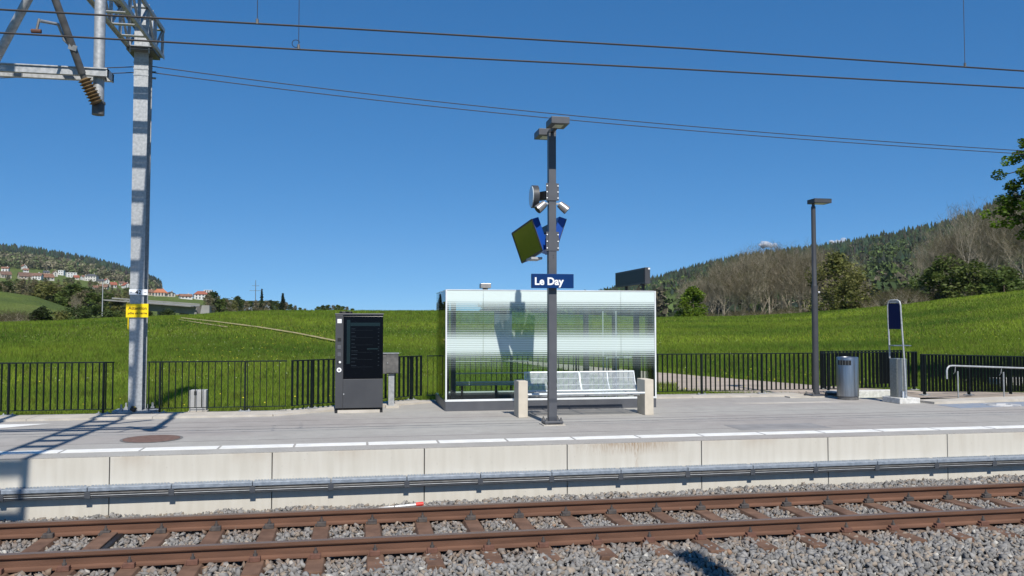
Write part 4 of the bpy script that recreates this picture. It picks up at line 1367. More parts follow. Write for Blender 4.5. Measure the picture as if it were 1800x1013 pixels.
# broken remains of an old white line
jm = MB()
x = -14.0
while x < 24:
    L = random.uniform(0.03, 0.16)
    if random.random() < 0.72:
        jm.box(x, x+L, 14.34+random.uniform(-.01, .005), 14.365+random.uniform(-.005, .012), -0.005, 0.0035)
    x += L + random.uniform(0.01, 0.06)
tag(jm.build("joint_filler", mat("joint filler", (0.42, 0.41, 0.39), rough=0.9), plat), kind="stuff")
MB().box(-14, 26, 14.325, 14.335, -0.01, 0.0032).build("asphalt_line", M['asphalt_dark'], plat)
MB().add([(-6.8, 15.05, 0.004), (-5.9, 15.1, 0.004), (-5.2, 15.75, 0.004), (-7.5, 15.75, 0.004)], [(0, 1, 2, 3)]).build("white_marking", M['paint'], plat)
MB().prism([(1.5+8.3-1.2, 16.8), (12.2-1.2, 16.8), (11.2-1.2, 17.05), (9.2-1.2, 17.05)], 'z', 0.001, 0.0045).build("concrete_strip", M['kerb'], plat)

# blue wheelchair field at the ramp
wf = tag(MB().prism([(12.1, 15.2), (15.2, 15.5), (15.2, 16.2), (12.1, 15.95)], 'z', 0.0, 0.004).build("access_marking", mat("marking blue", (0.20, 0.25, 0.33), (0.28, 0.29, 0.31), 8, rough=0.8)),
         "faded blue wheelchair field painted on the asphalt before the ramp", "floor marking")
sy = MB()
cx, cy = 13.3, 15.62
sy.lathe([(0.07, 0.0045), (0.07, 0.0065)], (cx+0.02, cy+0.33, 0), 12)
pts = [(cx+0.22*math.cos(t)-0.02, cy-0.1+0.22*math.sin(t), 0.006) for t in np.linspace(2.2, 6.3, 14)]
sy.tube(pts, 0.03, 4); sy.tube([(cx, cy+0.24, 0.006), (cx, cy, 0.006), (cx+0.22, cy, 0.006), (cx+0.34, cy-0.28, 0.006)], 0.03, 4)
sy.build("wheelchair_symbol", mat("faded symbol", (0.42, 0.42, 0.42), rough=0.9), wf)

# manhole
mh = thing("manhole_cover", "round rusty iron manhole cover set in the platform", "manhole cover", (-3.03, 13.42, 0))
MB().lathe([(0.40, 0.0), (0.40, 0.008), (0.37, 0.010)], (-3.03, 13.42, 0), 40).build("cover", M['manhole'], mh)
rg = MB()
for k in range(40):
    a0, a1 = 2*math.pi*k/40, 2*math.pi*(k+1)/40
    rg.add([(-3.03+r*math.cos(a), 13.42+r*math.sin(a), 0.006) for a in (a0, a1) for r in (0.405, 0.44)], [(0, 1, 3, 2)])
rg.build("ring", M['asphalt_dark'], mh)

# kerb
kerb = thing("kerb", None, None); tag(kerb, kind="structure")
def kerb_run(a, b, w, n, z1=0.035, m_='kerb'):
    a, b = Vector((*a, 0)), Vector((*b, 0))
    d_ = (b-a)/n
    nrm = Vector((-d_.y, d_.x, 0)).normalized()
    u = d_.normalized()
    for k in range(n):
        p0, p1 = a+d_*k+u*0.004, a+d_*(k+1)-u*0.004
        MB().prism([(p0.x, p0.y), (p1.x, p1.y), (p1.x+nrm.x*w, p1.y+nrm.y*w), (p0.x+nrm.x*w, p0.y+nrm.y*w)], 'z', -0.45, z1).build("kerb_stone", M[m_], kerb)
kerb_run((-14.2, 16.22), (-1.55, 16.22), 0.78, 6)
kerb_run((-1.53, 16.22), (1.6, 18.30), 0.70, 2, 0.033)
kerb_run((6.2, 18.35), (10.5, 18.35), 0.72, 3)
kerb_run((12.15, 16.05), (26, 17.6), 0.55, 6, 0.05)
tag(MB().box(9.85, 10.95, 17.95, 18.2, 0.0, 0.03).build("concrete_sill", M['kerb']), "flat concrete sill under the right lamp post base", "concrete sill")
tag(MB().box(11.05, 13.0, 18.15, 18.45, -0.05, 0.12).build("concrete_sill", M['white_conc'], bev=0.01), "long low pale concrete sill behind the steel bin", "concrete sill")

# ------------------------------------------------------------------ cable duct along the platform wall
duct = thing("cable_duct", "galvanised cable duct on brackets along the platform wall", "cable duct", (0, EDGE, -0.4))
P0, PB = -4.43-1.0225*9, 1.0225
cm = MB()
cm.box(0.004, PB-0.004, -0.135, -0.003, -0.028, 0.028)
cmm = cm.mesh("duct_cover", M['duct_cover'], bev=0.008)
rib = MB()
for k in range(24):
    rib.box(0.02+k*0.0405, 0.042+k*0.0405, -0.02, -0.001, 0.028, 0.036)
ribm = rib.mesh("cover_teeth", M['duct_cover'])
bk = MB().box(-0.036, 0.036, -0.128, -0.06, -0.115, -0.029)
bk.box(-0.036, 0.036, -0.059, -0.002, -0.06, -0.029)
bkm = bk.mesh("bracket", M['bracket'], bev=0.003)
for k in range(34):
    c_ = link("duct_cover", cmm, duct, (P0+PB*k, 0, 0))
    link("cover_teeth", ribm, c_, (0, 0, 0))
    link("bracket", bkm, duct, (P0+PB*k, 0, 0))
for yy, zz, mm, rr_ in ((-0.112, -0.056, 'dark_steel', 0.013), (-0.108, -0.083, 'galv_dull', 0.006), (-0.09, -0.105, 'bracket', 0.011)):
    MB().tube([(P0, EDGE+yy, -0.4+zz), (P0+PB*34, EDGE+yy, -0.4+zz)], rr_, 8).build("cable", M[mm], duct)

# ------------------------------------------------------------------ ballast bed, track, ballast stones
YN, YF, RT = 9.165, 10.575, -0.55
bedm = [(5.2, -1.15), (7.0, -0.90), (8.35, -0.80), (8.7, -0.795), (11.0, -0.795), (11.6, -0.83), (11.79, -0.83)]
bed = MB()
for (y0, z0), (y1, z1) in zip(bedm[:-1], bedm[1:]):
    bed.add([(-14, y0, z0), (26, y0, z0), (26, y1, z1), (-14, y1, z1)], [(0, 1, 2, 3)])
tag(bed.build("ballast_bed", M['bed']), kind="structure")
MB().add([(-14, -6, -1.15), (26, -6, -1.15), (26, 5.2, -1.15), (-14, 5.2, -1.15)], [(0, 1, 2, 3)])
track = thing("railway_track", "rusty railway track on steel sleepers in grey ballast", "railway track", (0, 9.87, RT))
RAIL = [(-0.036, 0), (0.036, 0), (0.036, -0.032), (0.030, -0.044), (0.009, -0.056), (0.008, -0.128), (0.03, -0.146), (0.07, -0.151), (0.07, -0.161),
        (-0.07, -0.161), (-0.07, -0.151), (-0.03, -0.146), (-0.008, -0.128), (-0.009, -0.056), (-0.030, -0.044), (-0.036, -0.032)]
for yc in (YN, YF):
    ro = MB().prism([(yc+y, RT+z) for y, z in RAIL], 'x', -14, 26).build("rail", M['rust'], track)
    MB().box(-14, 26, yc-0.0345, yc+0.0345, RT, RT+0.004).build("running_surface", M['railtop'], ro)
SP = 0.609
S0 = -3.458-SP*17
SLP = [(-0.085, 0), (0.085, 0), (0.12, -0.08), (0.14, -0.10), (-0.14, -0.10), (-0.12, -0.08)]
sl = MB().prism(SLP, 'y', -1.28, 1.28)
slm = sl.mesh("sleeper", M['sleeper'], bev=0.008)
blk = MB().box(-0.055, 0.055, -0.05, 0.02, 0.0, 0.055)
blk.box(-0.075, -0.056, -0.045, 0.01, 0.0, 0.03)
fm_d = blk.mesh("rail_clip", M['clip'], bev=0.006)
fm_r = blk.mesh("rail_clip", M['clip_rust'], bev=0.006)
bolt = MB().lathe([(0.022, 0.055), (0.022, 0.075), (0.012, 0.076), (0.012, 0.105)], (0, -0.012, 0), 6)
bm_d = bolt.mesh("bolt", M['clip'])
bm_r = bolt.mesh("bolt", M['clip_rust'])
ZS = RT-0.163
for k in range(46):
    x = S0+SP*k
    if x > 14.5: break
    s_ = link("sleeper", slm, track, (x, 0, ZS-RT), random.uniform(-.006, .006))
    for yc, a_, b_ in ((YN-9.87, fm_r, bm_r), (YF-9.87, fm_d, bm_d)):
        for sgn in (-1, 1):
            c_ = link("rail_clip", a_, s_, (0, yc+sgn*0.085, 0), 0 if sgn < 0 else math.pi)
            me2 = b_
    # bolts joined per sleeper stay small: one object
    mb = MB()
for ch in list(track.children):
    if ch.name.startswith("sleeper"):
        mb = MB()
        for yc in (YN-9.87, YF-9.87):
            for sgn in (-1, 1):
                mb.lathe([(0.024, 0.05), (0.024, 0.078), (0.012, 0.079), (0.012, 0.11)], (0, yc+sgn*0.092, 0), 6)
        bmesh_bolts = bpy.data.meshes.get("clip_bolts") or mb.mesh("clip_bolts", M['clip'])
        tag(link("clip_bolts", bmesh_bolts, ch), kind="stuff")
# hollow cable sleeper at the left: open trough with pale steel edge
xs = -2.84
hs_ = link("hollow_sleeper", MB().box(-0.03, 0.12, -0.62, 0.62, -0.02, 0.035).mesh("hollow_sleeper", M['sleeper'], bev=0.008), track, (xs+0.0, 0, ZS-RT))
link("trough", MB().box(0.125, 0.19, -0.62, 0.6, -0.06, 0.02).mesh("trough", M['black'], bev=0.01), hs_)
link("edge_strip", MB().box(-0.02, 0.115, -0.645, -0.622, 0.0, 0.045).mesh("edge_strip", M['galv'], bev=0.004), hs_)

def ballast():
    base = []
    for k in range(14):
        bm = bmesh.new()
        ext = np.array([1.0, 0.62+0.33*rs.rand(), 0.42+0.35*rs.rand()])
        for _ in range(8):
            u = rs.uniform(-1, 1, 3)
            u[rs.randint(3)] = rs.choice([-1, 1])*(0.8+0.2*rs.rand())
            bm.verts.new(u*ext)
        r_ = bmesh.ops.convex_hull(bm, input=bm.verts)
        bmesh.ops.delete(bm, geom=list(set(g for g in r_["geom_interior"]+r_["geom_unused"] if isinstance(g, bmesh.types.BMVert))), context='VERTS')
        bmesh.ops.triangulate(bm, faces=bm.faces)
        bmesh.ops.recalc_face_normals(bm, faces=bm.faces)
        bm.verts.index_update()
        base.append((np.array([x.co[:] for x in bm.verts]), np.array([[q.index for q in x.verts] for x in bm.faces])))
        bm.free()
    pts, sz = [], []
    def zone(y0, y1, step, size, zf, xr):
        for y in np.arange(y0, y1, step):
            xa, xb = xr(y)
            x = np.arange(xa, xb, step)
            px_ = x+rs.uniform(-.5, .5, len(x))*step
            py_ = y+rs.uniform(-.5, .5, len(x))*step
            pts.append(np.stack([px_, py_, zf(px_, py_)], 1))
            sz.append(size*(0.65+0.75*rs.rand(len(x))))
    xr = lambda y: (-0.62*y-0.8+(0.9 if y < 9 else 0), 1.0*y+2.6)
    lump = lambda x, y: np.array([mnoise.noise((float(a)*2.2, float(b)*2.2, 1.0)) for a, b in zip(x, y)])
    shoulder = lambda x, y: np.interp(y, [7.0, 8.0, 8.6, 9.06], [-0.86, -0.765, -0.752, -0.742])+0.02*lump(x, y)
    mid = lambda x, y: -0.752+0.014*lump(x, y)+0.008*rs.randn(len(x))
    wall = lambda x, y: np.interp(y, [10.66, 11.1, 11.78], [-0.745, -0.735, -0.77])+0.035*lump(x, y)+np.interp(x, [-6, 0, 6, 12], [-0.02, 0.0, 0.035, 0.07])*np.clip((y-10.6)*2, 0, 1)
    zone(6.9, 9.09, 0.05, 0.042, shoulder, xr)
    zone(9.24, 10.52, 0.044, 0.033, mid, xr)
    zone(10.63, 11.76, 0.05, 0.041, wall, xr)
    zone(9.09, 9.24, 0.05, 0.03, lambda x, y: np.full(len(x), -0.78), xr)
    zone(10.52, 10.63, 0.05, 0.03, lambda x, y: np.full(len(x), -0.775), xr)
    P = np.concatenate(pts); S = np.concatenate(sz)
    # no stones inside the sleepers; they lie lower between them, a few spill on the edges
    ph = (P[:, 0]-S0)/SP
    dx = np.abs(ph-np.round(ph))*SP
    on = (P[:, 1] > 8.56) & (P[:, 1] < 11.17) & (dx < 0.115)
    out_end = on & (P[:, 1] < 9.0) & (rs.rand(len(P)) < np.clip((P[:, 0]+0.4)/1.3, 0.0, 0.98))
    keep = (~on) | out_end
    P, S = P[keep], S[keep]
    n_ = len(P)
    kind = rs.randint(0, len(base), n_)
    q = rs.randn(n_, 4); q[:, 1:3] *= 0.7; q /= np.linalg.norm(q, axis=1)[:, None]
    w, x, y, z = q.T
    Rm = np.stack([1-2*(y*y+z*z), 2*(x*y-z*w), 2*(x*z+y*w), 2*(x*y+z*w), 1-2*(x*x+z*z), 2*(y*z-x*w), 2*(x*z-y*w), 2*(y*z+x*w), 1-2*(x*x+y*y)], 1).reshape(-1, 3, 3)
    g_ = 0.18+0.10*rs.rand(n_, 1)
    C = g_*np.array([1.0, 0.965, 0.92])
    t_ = rs.rand(n_)
    C[t_ < 0.22] *= np.array([1.12, 0.98, 0.84])
    C[t_ > 0.982] = np.array([0.44, 0.42, 0.38])
    C[(t_ > 0.958) & (t_ <= 0.964)] = np.array([0.27, 0.18, 0.125])
    C[(t_ > 0.6) & (t_ < 0.8)] *= 0.78
    near = np.exp(-((P[:, 1]-YN)/0.3)**2)+np.exp(-((P[:, 1]-YF)/0.3)**2)
    rusty = np.clip(near, 0, 1)[:, None]*0.85*rs.rand(n_, 1)
    C = C*(1-rusty)+np.array([0.19, 0.125, 0.085])*rusty
    Vs, Fs, Cs, off = [], [], [], 0
    for k, (bv, bf) in enumerate(base):
        i_ = np.where(kind == k)[0]
        V = np.einsum('nij,kj->nki', Rm[i_], bv)*S[i_][:, None, None]+P[i_][:, None, :]
        Vs.append(V.reshape(-1, 3))
        Fs.append((bf[None]+(np.arange(len(i_))*len(bv))[:, None, None]).reshape(-1, 3)+off)
        Cs.append(np.repeat(C[i_], len(bv), 0))
        off += len(i_)*len(bv)
    me = np_mesh("ballast", np.concatenate(Vs), np.concatenate(Fs), M['stone'], np.concatenate(Cs))
    tag(link("ballast", me), "grey crushed stone ballast around and before the track", "ballast", kind="stuff")
ballast()
# opposite side ground behind the camera
tag(MB().add([(-14, -8, -1.16), (26, -8, -1.16), (26, 5.21, -1.16), (-14, 5.21, -1.16)], [(0, 1, 2, 3)]).build("track_formation", M['bed']), kind="structure")

# red tipped marker rod on the ballast
mk = thing("marker_rod", "white marker rod with red tip lying in the ballast by the wall", "marker rod", (0.45, 11.2, -0.7))
MB().tube([(-0.15, 11.2, -0.715), (0.78, 11.3, -0.675)], 0.013, 8).build("rod", M['white'], mk)
MB().tube([(0.78, 11.3, -0.675), (0.88, 11.31, -0.669)], 0.027, 8).build("tip", M['red'], mk)

# ------------------------------------------------------------------ fences
FH, FB = 1.0, 0.13
def fence(label, runs, posts, drop=None):
    """runs: straight stretches ((x,y),(x,y)); posts: points; every bar is a part sharing one mesh."""
    root = thing("railing", label, "railing", (*runs[0][0], 0))
    L0 = Vector(root.location)
    dz = drop or (lambda x: 0.0)
    barm = bpy.data.meshes.get("bar_shared")
    if barm is None:
        barm = MB().box(-0.004, 0.004, -0.036, 0.036, FB, FH-0.011).mesh("bar_shared", M['fence'])
    for (a, b) in runs:
        a, b = Vector((*a, 0)), Vector((*b, 0))
        L = (b-a).length
        u = (b-a)/L
        rz = math.atan2(u.y, u.x)
        n_ = max(1, round(L/0.12))
        for k in range(n_+1):
            q = a+u*(L*k/n_)
            o = link("bar", barm, root, (q.x-L0.x, q.y-L0.y, dz(q.x)), rz)
        for nm, z, h in (("top_rail", FH, 0.022), ("bottom_rail", FB-0.006, 0.012)):
            MB().bar(a+Vector((0, 0, z+dz(a.x)))-u*0.02, b+Vector((0, 0, z+dz(b.x)))+u*0.02, 0.042, h).build(nm, M['fence'], root)
    pmesh = bpy.data.meshes.get("post_shared")
    if pmesh is None:
        pmesh = MB().box(-0.013, 0.013, -0.036, 0.036, 0.05, FH-0.012).mesh("post_shared", M['fence'])
        bp = MB().box(-0.11, 0.11, -0.07, 0.07, 0.036, 0.052)
        for sx in (-0.075, 0.075):
            bp.lathe([(0.016, 0.052), (0.016, 0.07), (0.008, 0.071), (0.008, 0.085)], (sx, 0, 0), 6)
        bp.mesh("plate_shared", M['galv_dull'])
    for (x, y, rz) in posts:
        p_ = link("post", pmesh, root, (x-L0.x, y-L0.y, dz(x)), rz)
        pp = link("base_plate", bpy.data.meshes["plate_shared"], p_)
    return root
da = math.atan2(1.94, 2.7)
fence("dark steel railing left of the catenary mast", [((-13.0, 16.88), (-4.52, 16.88))], [(-11.2, 16.88, 0), (-9.55, 16.88, 0), (-7.93, 16.88, 0), (-6.31, 16.88, 0), (-4.68, 16.88, 0)])
fence("dark steel railing between the mast and the ticket machine, bending back", [((-3.88, 16.88), (-1.37, 16.88)), ((-1.25, 16.93), (0.1, 17.9))],
      [(-3.68, 16.88, 0), (-2.13, 16.88, 0), (-0.89, 17.19, da)])
fence("dark steel railing from the ticket machine past behind the shelter", [((0.2, 17.97), (1.4, 18.8)), ((1.55, 18.82), (11.05, 18.82))],
      [(1.17, 18.64, da)]+[(1.9+1.54*k, 18.82, 0) for k in range(0, 6)])
fence("black looking railing behind the steel bin and the blue panel stand", [((11.15, 18.8), (13.98, 19.12))], [(11.35, 18.82, 0.11), (13.9, 19.11, 0.11)])
fence("dark steel railing of the gravel path seen through the railing by the bin", [((11.8, 19.9), (14.4, 20.3))], [(11.86, 19.91, .15)])
fence("dark steel railing along the ramp at the right picture edge", [((13.12, 17.75), (19.5, 19.2))], [(13.2, 17.77, 0.22), (14.65, 18.1, 0.22), (16.1, 18.43, 0.22), (17.6, 18.77, 0.22)],
      drop=lambda x: -0.032*(x-13.0))
# ramp handrail in front of it
hr = thing("handrail", "galvanised tube handrail along the ramp at the right edge", "handrail", (13.37, 17.2, 0))
def hz(x): return 0.756-0.043*(x-13.37)
path = [(13.36, 17.2, 0.45), (13.36, 17.2, 0.64), (13.385, 17.205, 0.70), (13.44, 17.215, 0.742), (13.54, 17.23, hz(13.54))]+[(x, 17.23+0.14*(x-13.54), hz(x)) for x in (15, 17, 19)]
MB().tube(path, 0.021, 10).build("tube", M['galv'], hr, smooth=True)
for x in (13.62, 15.0, 16.6, 18.2):
    y = 17.23+0.14*(x-13.54)
    MB().tube([(x, y, hz(x)-0.02), (x, y+0.02, hz(x)-0.14), (x, y+0.07, hz(x)-0.19)], 0.008, 6).build("holder", M['galv'], hr)
    MB().tube([(x+0.12, y+0.08, -0.1), (x+0.12, y+0.08, 0.62+0.756-hz(13.37)-0.03*(x-13.4))], 0.016, 6).build("stanchion", M['galv_dull'], hr)
tag(MB().box(17.5, 23, 20.4, 20.8, -0.8, 0.2).build("ramp_wall", M['white_conc'], bev=0.01), "pale concrete ramp wall behind the right railing", "wall")

# ------------------------------------------------------------------ catenary mast with lattice boom
MX, MY = -4.14, 17.12
mast = thing("catenary_mast", "galvanised catenary mast number 42 with lattice boom over the track", "catenary mast", (MX, MY, 0))
col_ = MB()
fw0, fw1 = 0.245, 0.262
def tapered(x0, x1, y0, y1, z0, z1, g0=1.0, g1=1.0):
    vs = []
    for z, g_ in ((z0, g0), (z1, g1)):
        vs += [(MX+x0*g_, y0, z), (MX+x1*g_, y0, z), (MX+x1*g_, y1, z), (MX+x0*g_, y1, z)]
    col_.add(vs, [(0, 3, 2, 1), (4, 5, 6, 7), (0, 1, 5, 4), (1, 2, 6, 5), (2, 3, 7, 6), (3, 0, 4, 7)])
tapered(-0.125, 0.125, MY-0.165, MY-0.145, 0.08, 7.9, 0.98, 1.06)
tapered(-0.125, 0.125, MY+0.145, MY+0.165, 0.08, 7.9, 0.98, 1.06)
tapered(-0.035, 0.035, MY-0.145, MY+0.145, 0.08, 7.9)
col_.build("column", M['galv'], mast)
mb = MB()
for sx in (-1, 1):
    mb.box(MX+sx*0.33-0.07, MX+sx*0.33+0.07, MY-0.2, MY+0.2, 0.03, 0.09)
mb.box(MX-0.3, MX+0.3, MY-0.24, MY+0.24, 0.035, 0.08)
mb.build("base_plate", M['galv_dull'], mast, bev=0.008)
for sx in (-1, 1):
    for sy in (-1, 1):
        MB().lathe([(0.035, 0.08), (0.035, 0.12), (0.018, 0.121), (0.018, 0.2)], (MX+sx*0.24, MY+sy*0.17, 0), 8).build("anchor_bolt", M['galv_dull'], mast)
mb = MB().tube([(MX-0.02, MY-0.27, 0.09), (MX+0.02, MY-0.27, 0.16)], 0.055, 12)
mb.build("earth_clamp", M['black'], mast)
for s_ in (-0.014, 0.016):
    MB().tube([(MX+s_, MY-0.275, 0.085), (MX+s_+0.012, MY-0.285, 0.165)], 0.014, 8).build("yellow_stripe", M['yellow'], mast)
# plates
yp = MY-0.185
n42 = MB().box(-4.275, -3.945, yp-0.004, yp, 2.272, 2.378).build("number_plate", M['white'], mast)
put_text("number", "42", n42, -4.165, -4.06, 2.288, yp-0.007, M['printblack'], 0.01)
for sx in (-4.24, -3.985):
    MB().box(sx-0.022, sx+0.022, yp-0.008, yp-0.004, 2.318, 2.330).build("strap", M['galv_dull'], n42)
ws = MB().box(-4.325, -3.925, yp-0.006, yp-0.001, 1.845, 2.105).build("warning_sign", M['yellow'], mast, bev=0.002)
put_text("lettering", "Attention", ws, -4.283, -3.955, 1.993, yp-0.009, M['print'], 0.012, 0.062)
put_text("lettering", "pôle de terre", ws, -4.29, -3.95, 1.908, yp-0.009, M['print'], 0.012, 0.042)
MB().box(-4.29, -4.277, yp+0.0, yp+0.012, 1.62, 1.845).build("sign_strip", M['yellow'], mast)
for z in (6.5, 6.62, 6.74):
    MB().box(MX-0.14, MX+0.14, MY-0.172, MY-0.166, z, z+0.025).build("clamp_band", M['galv_dull'], mast)
for z in (6.55, 6.67):
    MB().tube([(MX+0.05, MY+0.16, z), (MX+0.2, MY+0.16, z)], 0.02, 8).build("wire_holder", M['galv_dull'], mast)
# lattice boom: four chords, frames every 0.6 m, diagonals
BZ0, BZ1, BX0, BX1 = 7.02, 7.56, -4.335, -3.865
BY0, BY1 = 17.45, 3.2
boom = thing("lattice_boom", None, None, (MX, MY, 7.02)); boom.parent = mast; boom.location = (0, 0, 7.02)
for o_ in (boom,):
    for kk in ("label", "category"):
        if kk in o_: del o_[kk]
for x in (BX0, BX1):
    for z in (BZ0, BZ1):
        mb = MB().bar((x, BY0, z), (x, BY1, z), 0.075, 0.012)
        mb.bar((x+(0.033 if x == BX0 else -0.033)*-1, BY0, z), (x+(0.033 if x == BX0 else -0.033)*-1, BY1, z), 0.012, 0.075)
        mb.build("chord", M['galv_dull'], boom)
y = BY0-0.02
k = 0
while y > BY1:
    mb = MB()
    for z in (BZ0, BZ1):
        mb.bar((BX0, y, z+0.008), (BX1, y, z+0.008), 0.1, 0.014)
    for x in (BX0, BX1):
        mb.bar((x, y, BZ0), (x, y, BZ1), 0.05, 0.05)
    mb.build("frame", M['galv_dull'], boom)
    if y-0.6 > BY1:
        for x in (BX0, BX1):
            a_, b_ = (BZ0, BZ1) if k % 2 else (BZ1, BZ0)
            MB().bar((x, y, a_), (x, y-0.6, b_), 0.04, 0.03).build("diagonal", M['galv_dull'], boom)
    y -= 0.6; k += 1
MB().box(MX-0.24, MX+0.24, MY-0.30, MY+0.3, 6.955, 7.005).build("boom_seat", M['dark_steel'], boom)
for sx in (-0.17, 0.17):
    MB().tube([(MX+sx, MY-0.3, 6.9), (MX+sx, MY-0.3, 7.1)], 0.014, 6).build("bolt", M['galv_dull'], boom)
# drop tube, cross beam, tubes and insulators
TX, TY = -3.06, 10.6
arm = lambda nm, mb_, mt, **kw: mb_.build(nm, M[mt], mast, **kw)
arm("drop_tube", MB().tube([(TX, TY, 4.36), (TX, TY, 7.15)], 0.063, 14), 'galv', smooth=True)
arm("end_cap", MB().tube([(TX, TY, 4.22), (TX, TY, 4.37)], 0.07, 14), 'dark_steel', smooth=True)
arm("clamp", MB().tube([(TX, TY, 4.35), (TX, TY, 4.375)], 0.08, 12), 'dark_steel')
for y in (TY-0.105, TY+0.105):
    b_ = MB().box(-6.2, -2.93, y-0.028, y+0.028, 4.655, 4.735)
    b_.box(-6.2, -2.93, y-0.045, y+0.045, 4.735, 4.748)
    arm("cross_beam", b_, 'galv')
arm("bracket_plate", MB().box(-2.945, -2.93, TY-0.14, TY+0.14, 4.65, 4.75), 'galv')
arm("tube_clamp", MB().tube([(TX, TY, 4.69), (TX, TY, 4.73)], 0.078, 12), 'dark_steel')
arm("boom_hanger", MB().bar((BX0-0.1, TY, 7.0), (TX+0.15, TY, 7.0), 0.12, 0.1), 'galv_dull')
arm("diagonal_tube", MB().tube([(-4.42, TY+0.3, 4.65), (-3.35, TY-0.3, 6.35)], 0.05, 12), 'galv', smooth=True)
arm("drop_tube", MB().tube([(-5.9, TY, 4.36), (-5.9, TY, 7.15)], 0.063, 14), 'galv', smooth=True)
I0, I1 = Vector((TX+0.01, TY-0.09, 4.335)), Vector((TX-0.115, TY-0.16, 4.605))
ax = (I1-I0)
mb = MB(); pts_, rad_ = [], []
for k in range(8):
    for f, r_ in ((0.0, 0.052), (0.45, 0.078), (0.55, 0.078), (0.8, 0.05)):
        pts_.append(I0+ax*((k+f)/8)); rad_.append(r_)
pts_.append(I1); rad_.append(0.045)
arm("insulator", MB().tube(pts_, rad_, 14), 'porcelain', smooth=True)
I2 = Vector((-3.50, 9.75, 5.9))
arm("cantilever_tube", MB().tube([I1, I1.lerp(I2, 0.06)], 0.034, 10), 'dark_steel', smooth=True)
arm("cantilever_tube", MB().tube([I1.lerp(I2, 0.04), I2], 0.042, 12), 'dark_steel', smooth=True)
A0 = I1.lerp(I2, 0.24)
W1 = Vector((-3.51, 9.9, 4.945))
arm("registration_arm", MB().tube([A0, A0+Vector((-0.08, -0.03, 0.07)), A0+Vector((-0.14, -0.06, 0.24)), W1+Vector((0.02, 0.02, 0.14))], 0.018, 8), 'galv_dull', smooth=True)
arm("arm_clamp", MB().obox(A0, 0.085, 0.085, 0.06, (0.3, 0.2, 0.3)), 'galv_dull')
arm("wire_clamp", MB().tube([W1+Vector((0.02, 0.02, 0.16)), W1+Vector((0, 0, 0.01))], 0.014, 6), 'dark_steel')
arm("wire_clamp", MB().tube([W1+Vector((-0.05, 0, 0.015)), W1+Vector((0.05, 0, 0.015))], 0.024, 8), 'clip_rust')

# unseen mast added behind the camera to cast the ballast shadow; real caster unknown
m2 = thing("catenary_mast", "plain galvanised mast added out of view behind the viewer to cast the shadow on the ballast", "catenary mast", (3.95, -0.75, -1.1))
mb = MB().box(3.79, 4.11, -0.9, -0.88, -1.1, 9.62)
mb.box(3.79, 4.11, -0.62, -0.6, -1.1, 9.62); mb.box(3.93, 3.97, -0.88, -0.62, -1.1, 9.62)
mb.build("column", M['galv'], m2)
MB().box(3.65, 4.25, -1.05, -0.45, -1.1, -1.02).build("base_plate", M['galv_dull'], m2)

# ------------------------------------------------------------------ overhead wires
def wire(name, label, pts, r=0.011, droppers=()):
    t = thing(name, label, "overhead wire", pts[len(pts)//2])
    MB().tube(pts, r, 6).build("wire", M['wire'], t)
    for (a, b, loop) in droppers:
        MB().tube([a, b], 0.004, 5).build("dropper", M['wire'], t)
        MB().tube([Vector(b)+Vector((0, 0, 0.05)), Vector(b)+Vector((0, 0, -0.005))], 0.016, 6).build("dropper_clamp", M['dark_steel'], t)
        if loop:
            c_ = Vector(b)+Vector((-0.03, 0, 0.06))
            MB().tube([c_+Vector((0.045*math.cos(q), 0, 0.045*math.sin(q))) for q in np.linspace(0.3, 6.0, 12)], 0.004, 4).build("dropper_loop", M['wire'], t)
wire("contact_wire", "lower of the two contact wires crossing the sky", [(-12, 9.9, 4.88), (-3.88, 9.9, 4.918), (-0.21, 9.9, 4.925), (4.02, 9.9, 4.953), (8.98, 9.9, 4.966), (26, 9.9, 4.97)],
     0.0105, [((-0.70, 9.9, 5.9), (-0.70, 9.9, 4.93), True)])
wire("contact_wire", "upper of the two contact wires crossing the sky", [(-12, 9.5, 4.99), (-3.72, 9.5, 5.038), (-0.21, 9.5, 5.065), (3.86, 9.5, 5.082), (8.62, 9.5, 5.064), (26, 9.5, 5.03)],
     0.0105, [((-1.12, 9.5, 6.0), (-1.12, 9.5, 5.06), False), ((7.74, 9.5, 6.1), (7.74, 9.5, 5.07), False)])
def feeder(z_off, label):
    xs_ = np.linspace(-3.94, 40, 40)
    # parabola through the surveyed heights
    zf = np.poly1d(np.polyfit([-3.92, -2.0, 2.885, 6.23, 15.17, 26], [6.69, 6.535, 6.20, 6.03, 5.78, 5.62], 3))
    wire("feeder_wire", label, [(x, 16.98, float(zf(x))+z_off*max(0.55, 1-0.02*(x+4))) for x in np.linspace(-3.94, 26, 36)], 0.009)
feeder(0.0, "upper thin feeder wire running right from the mast")
feeder(-0.12, "lower thin feeder wire running right from the mast")
wire("feeder_wire", "upper thin feeder wire running left from the mast", [(-14, 16.98, 6.3), (-6.6, 16.98, 6.45), (-4.28, 16.98, 6.67)], 0.009)
wire("feeder_wire", "lower thin feeder wire running left from the mast", [(-14, 16.98, 6.0), (-6.6, 16.98, 6.33), (-4.28, 16.98, 6.56)], 0.009)

# ------------------------------------------------------------------ small grey cabinet behind the fence
gb = thing("junction_box", "small grey plastic cabinet behind the railing right of the mast", "cabinet", (-3.03, 17.2, 0))
MB().box(-3.19, -2.88, 17.1, 17.3, 0.04, 0.44).build("body", M['greyplastic'], gb, bev=0.008)
MB().box(-3.21, -2.86, 17.08, 17.32, -0.12, 0.04).build("plinth", M['kerb'], gb, bev=0.006)
MB().box(-3.17, -2.90, 17.088, 17.099, 0.07, 0.41).build("door", M['greyplastic'], gb, bev=0.003)
MB().box(-3.10, -3.06, 17.078, 17.087, 0.35, 0.42).build("lock", M['printblack'], gb, bev=0.003)

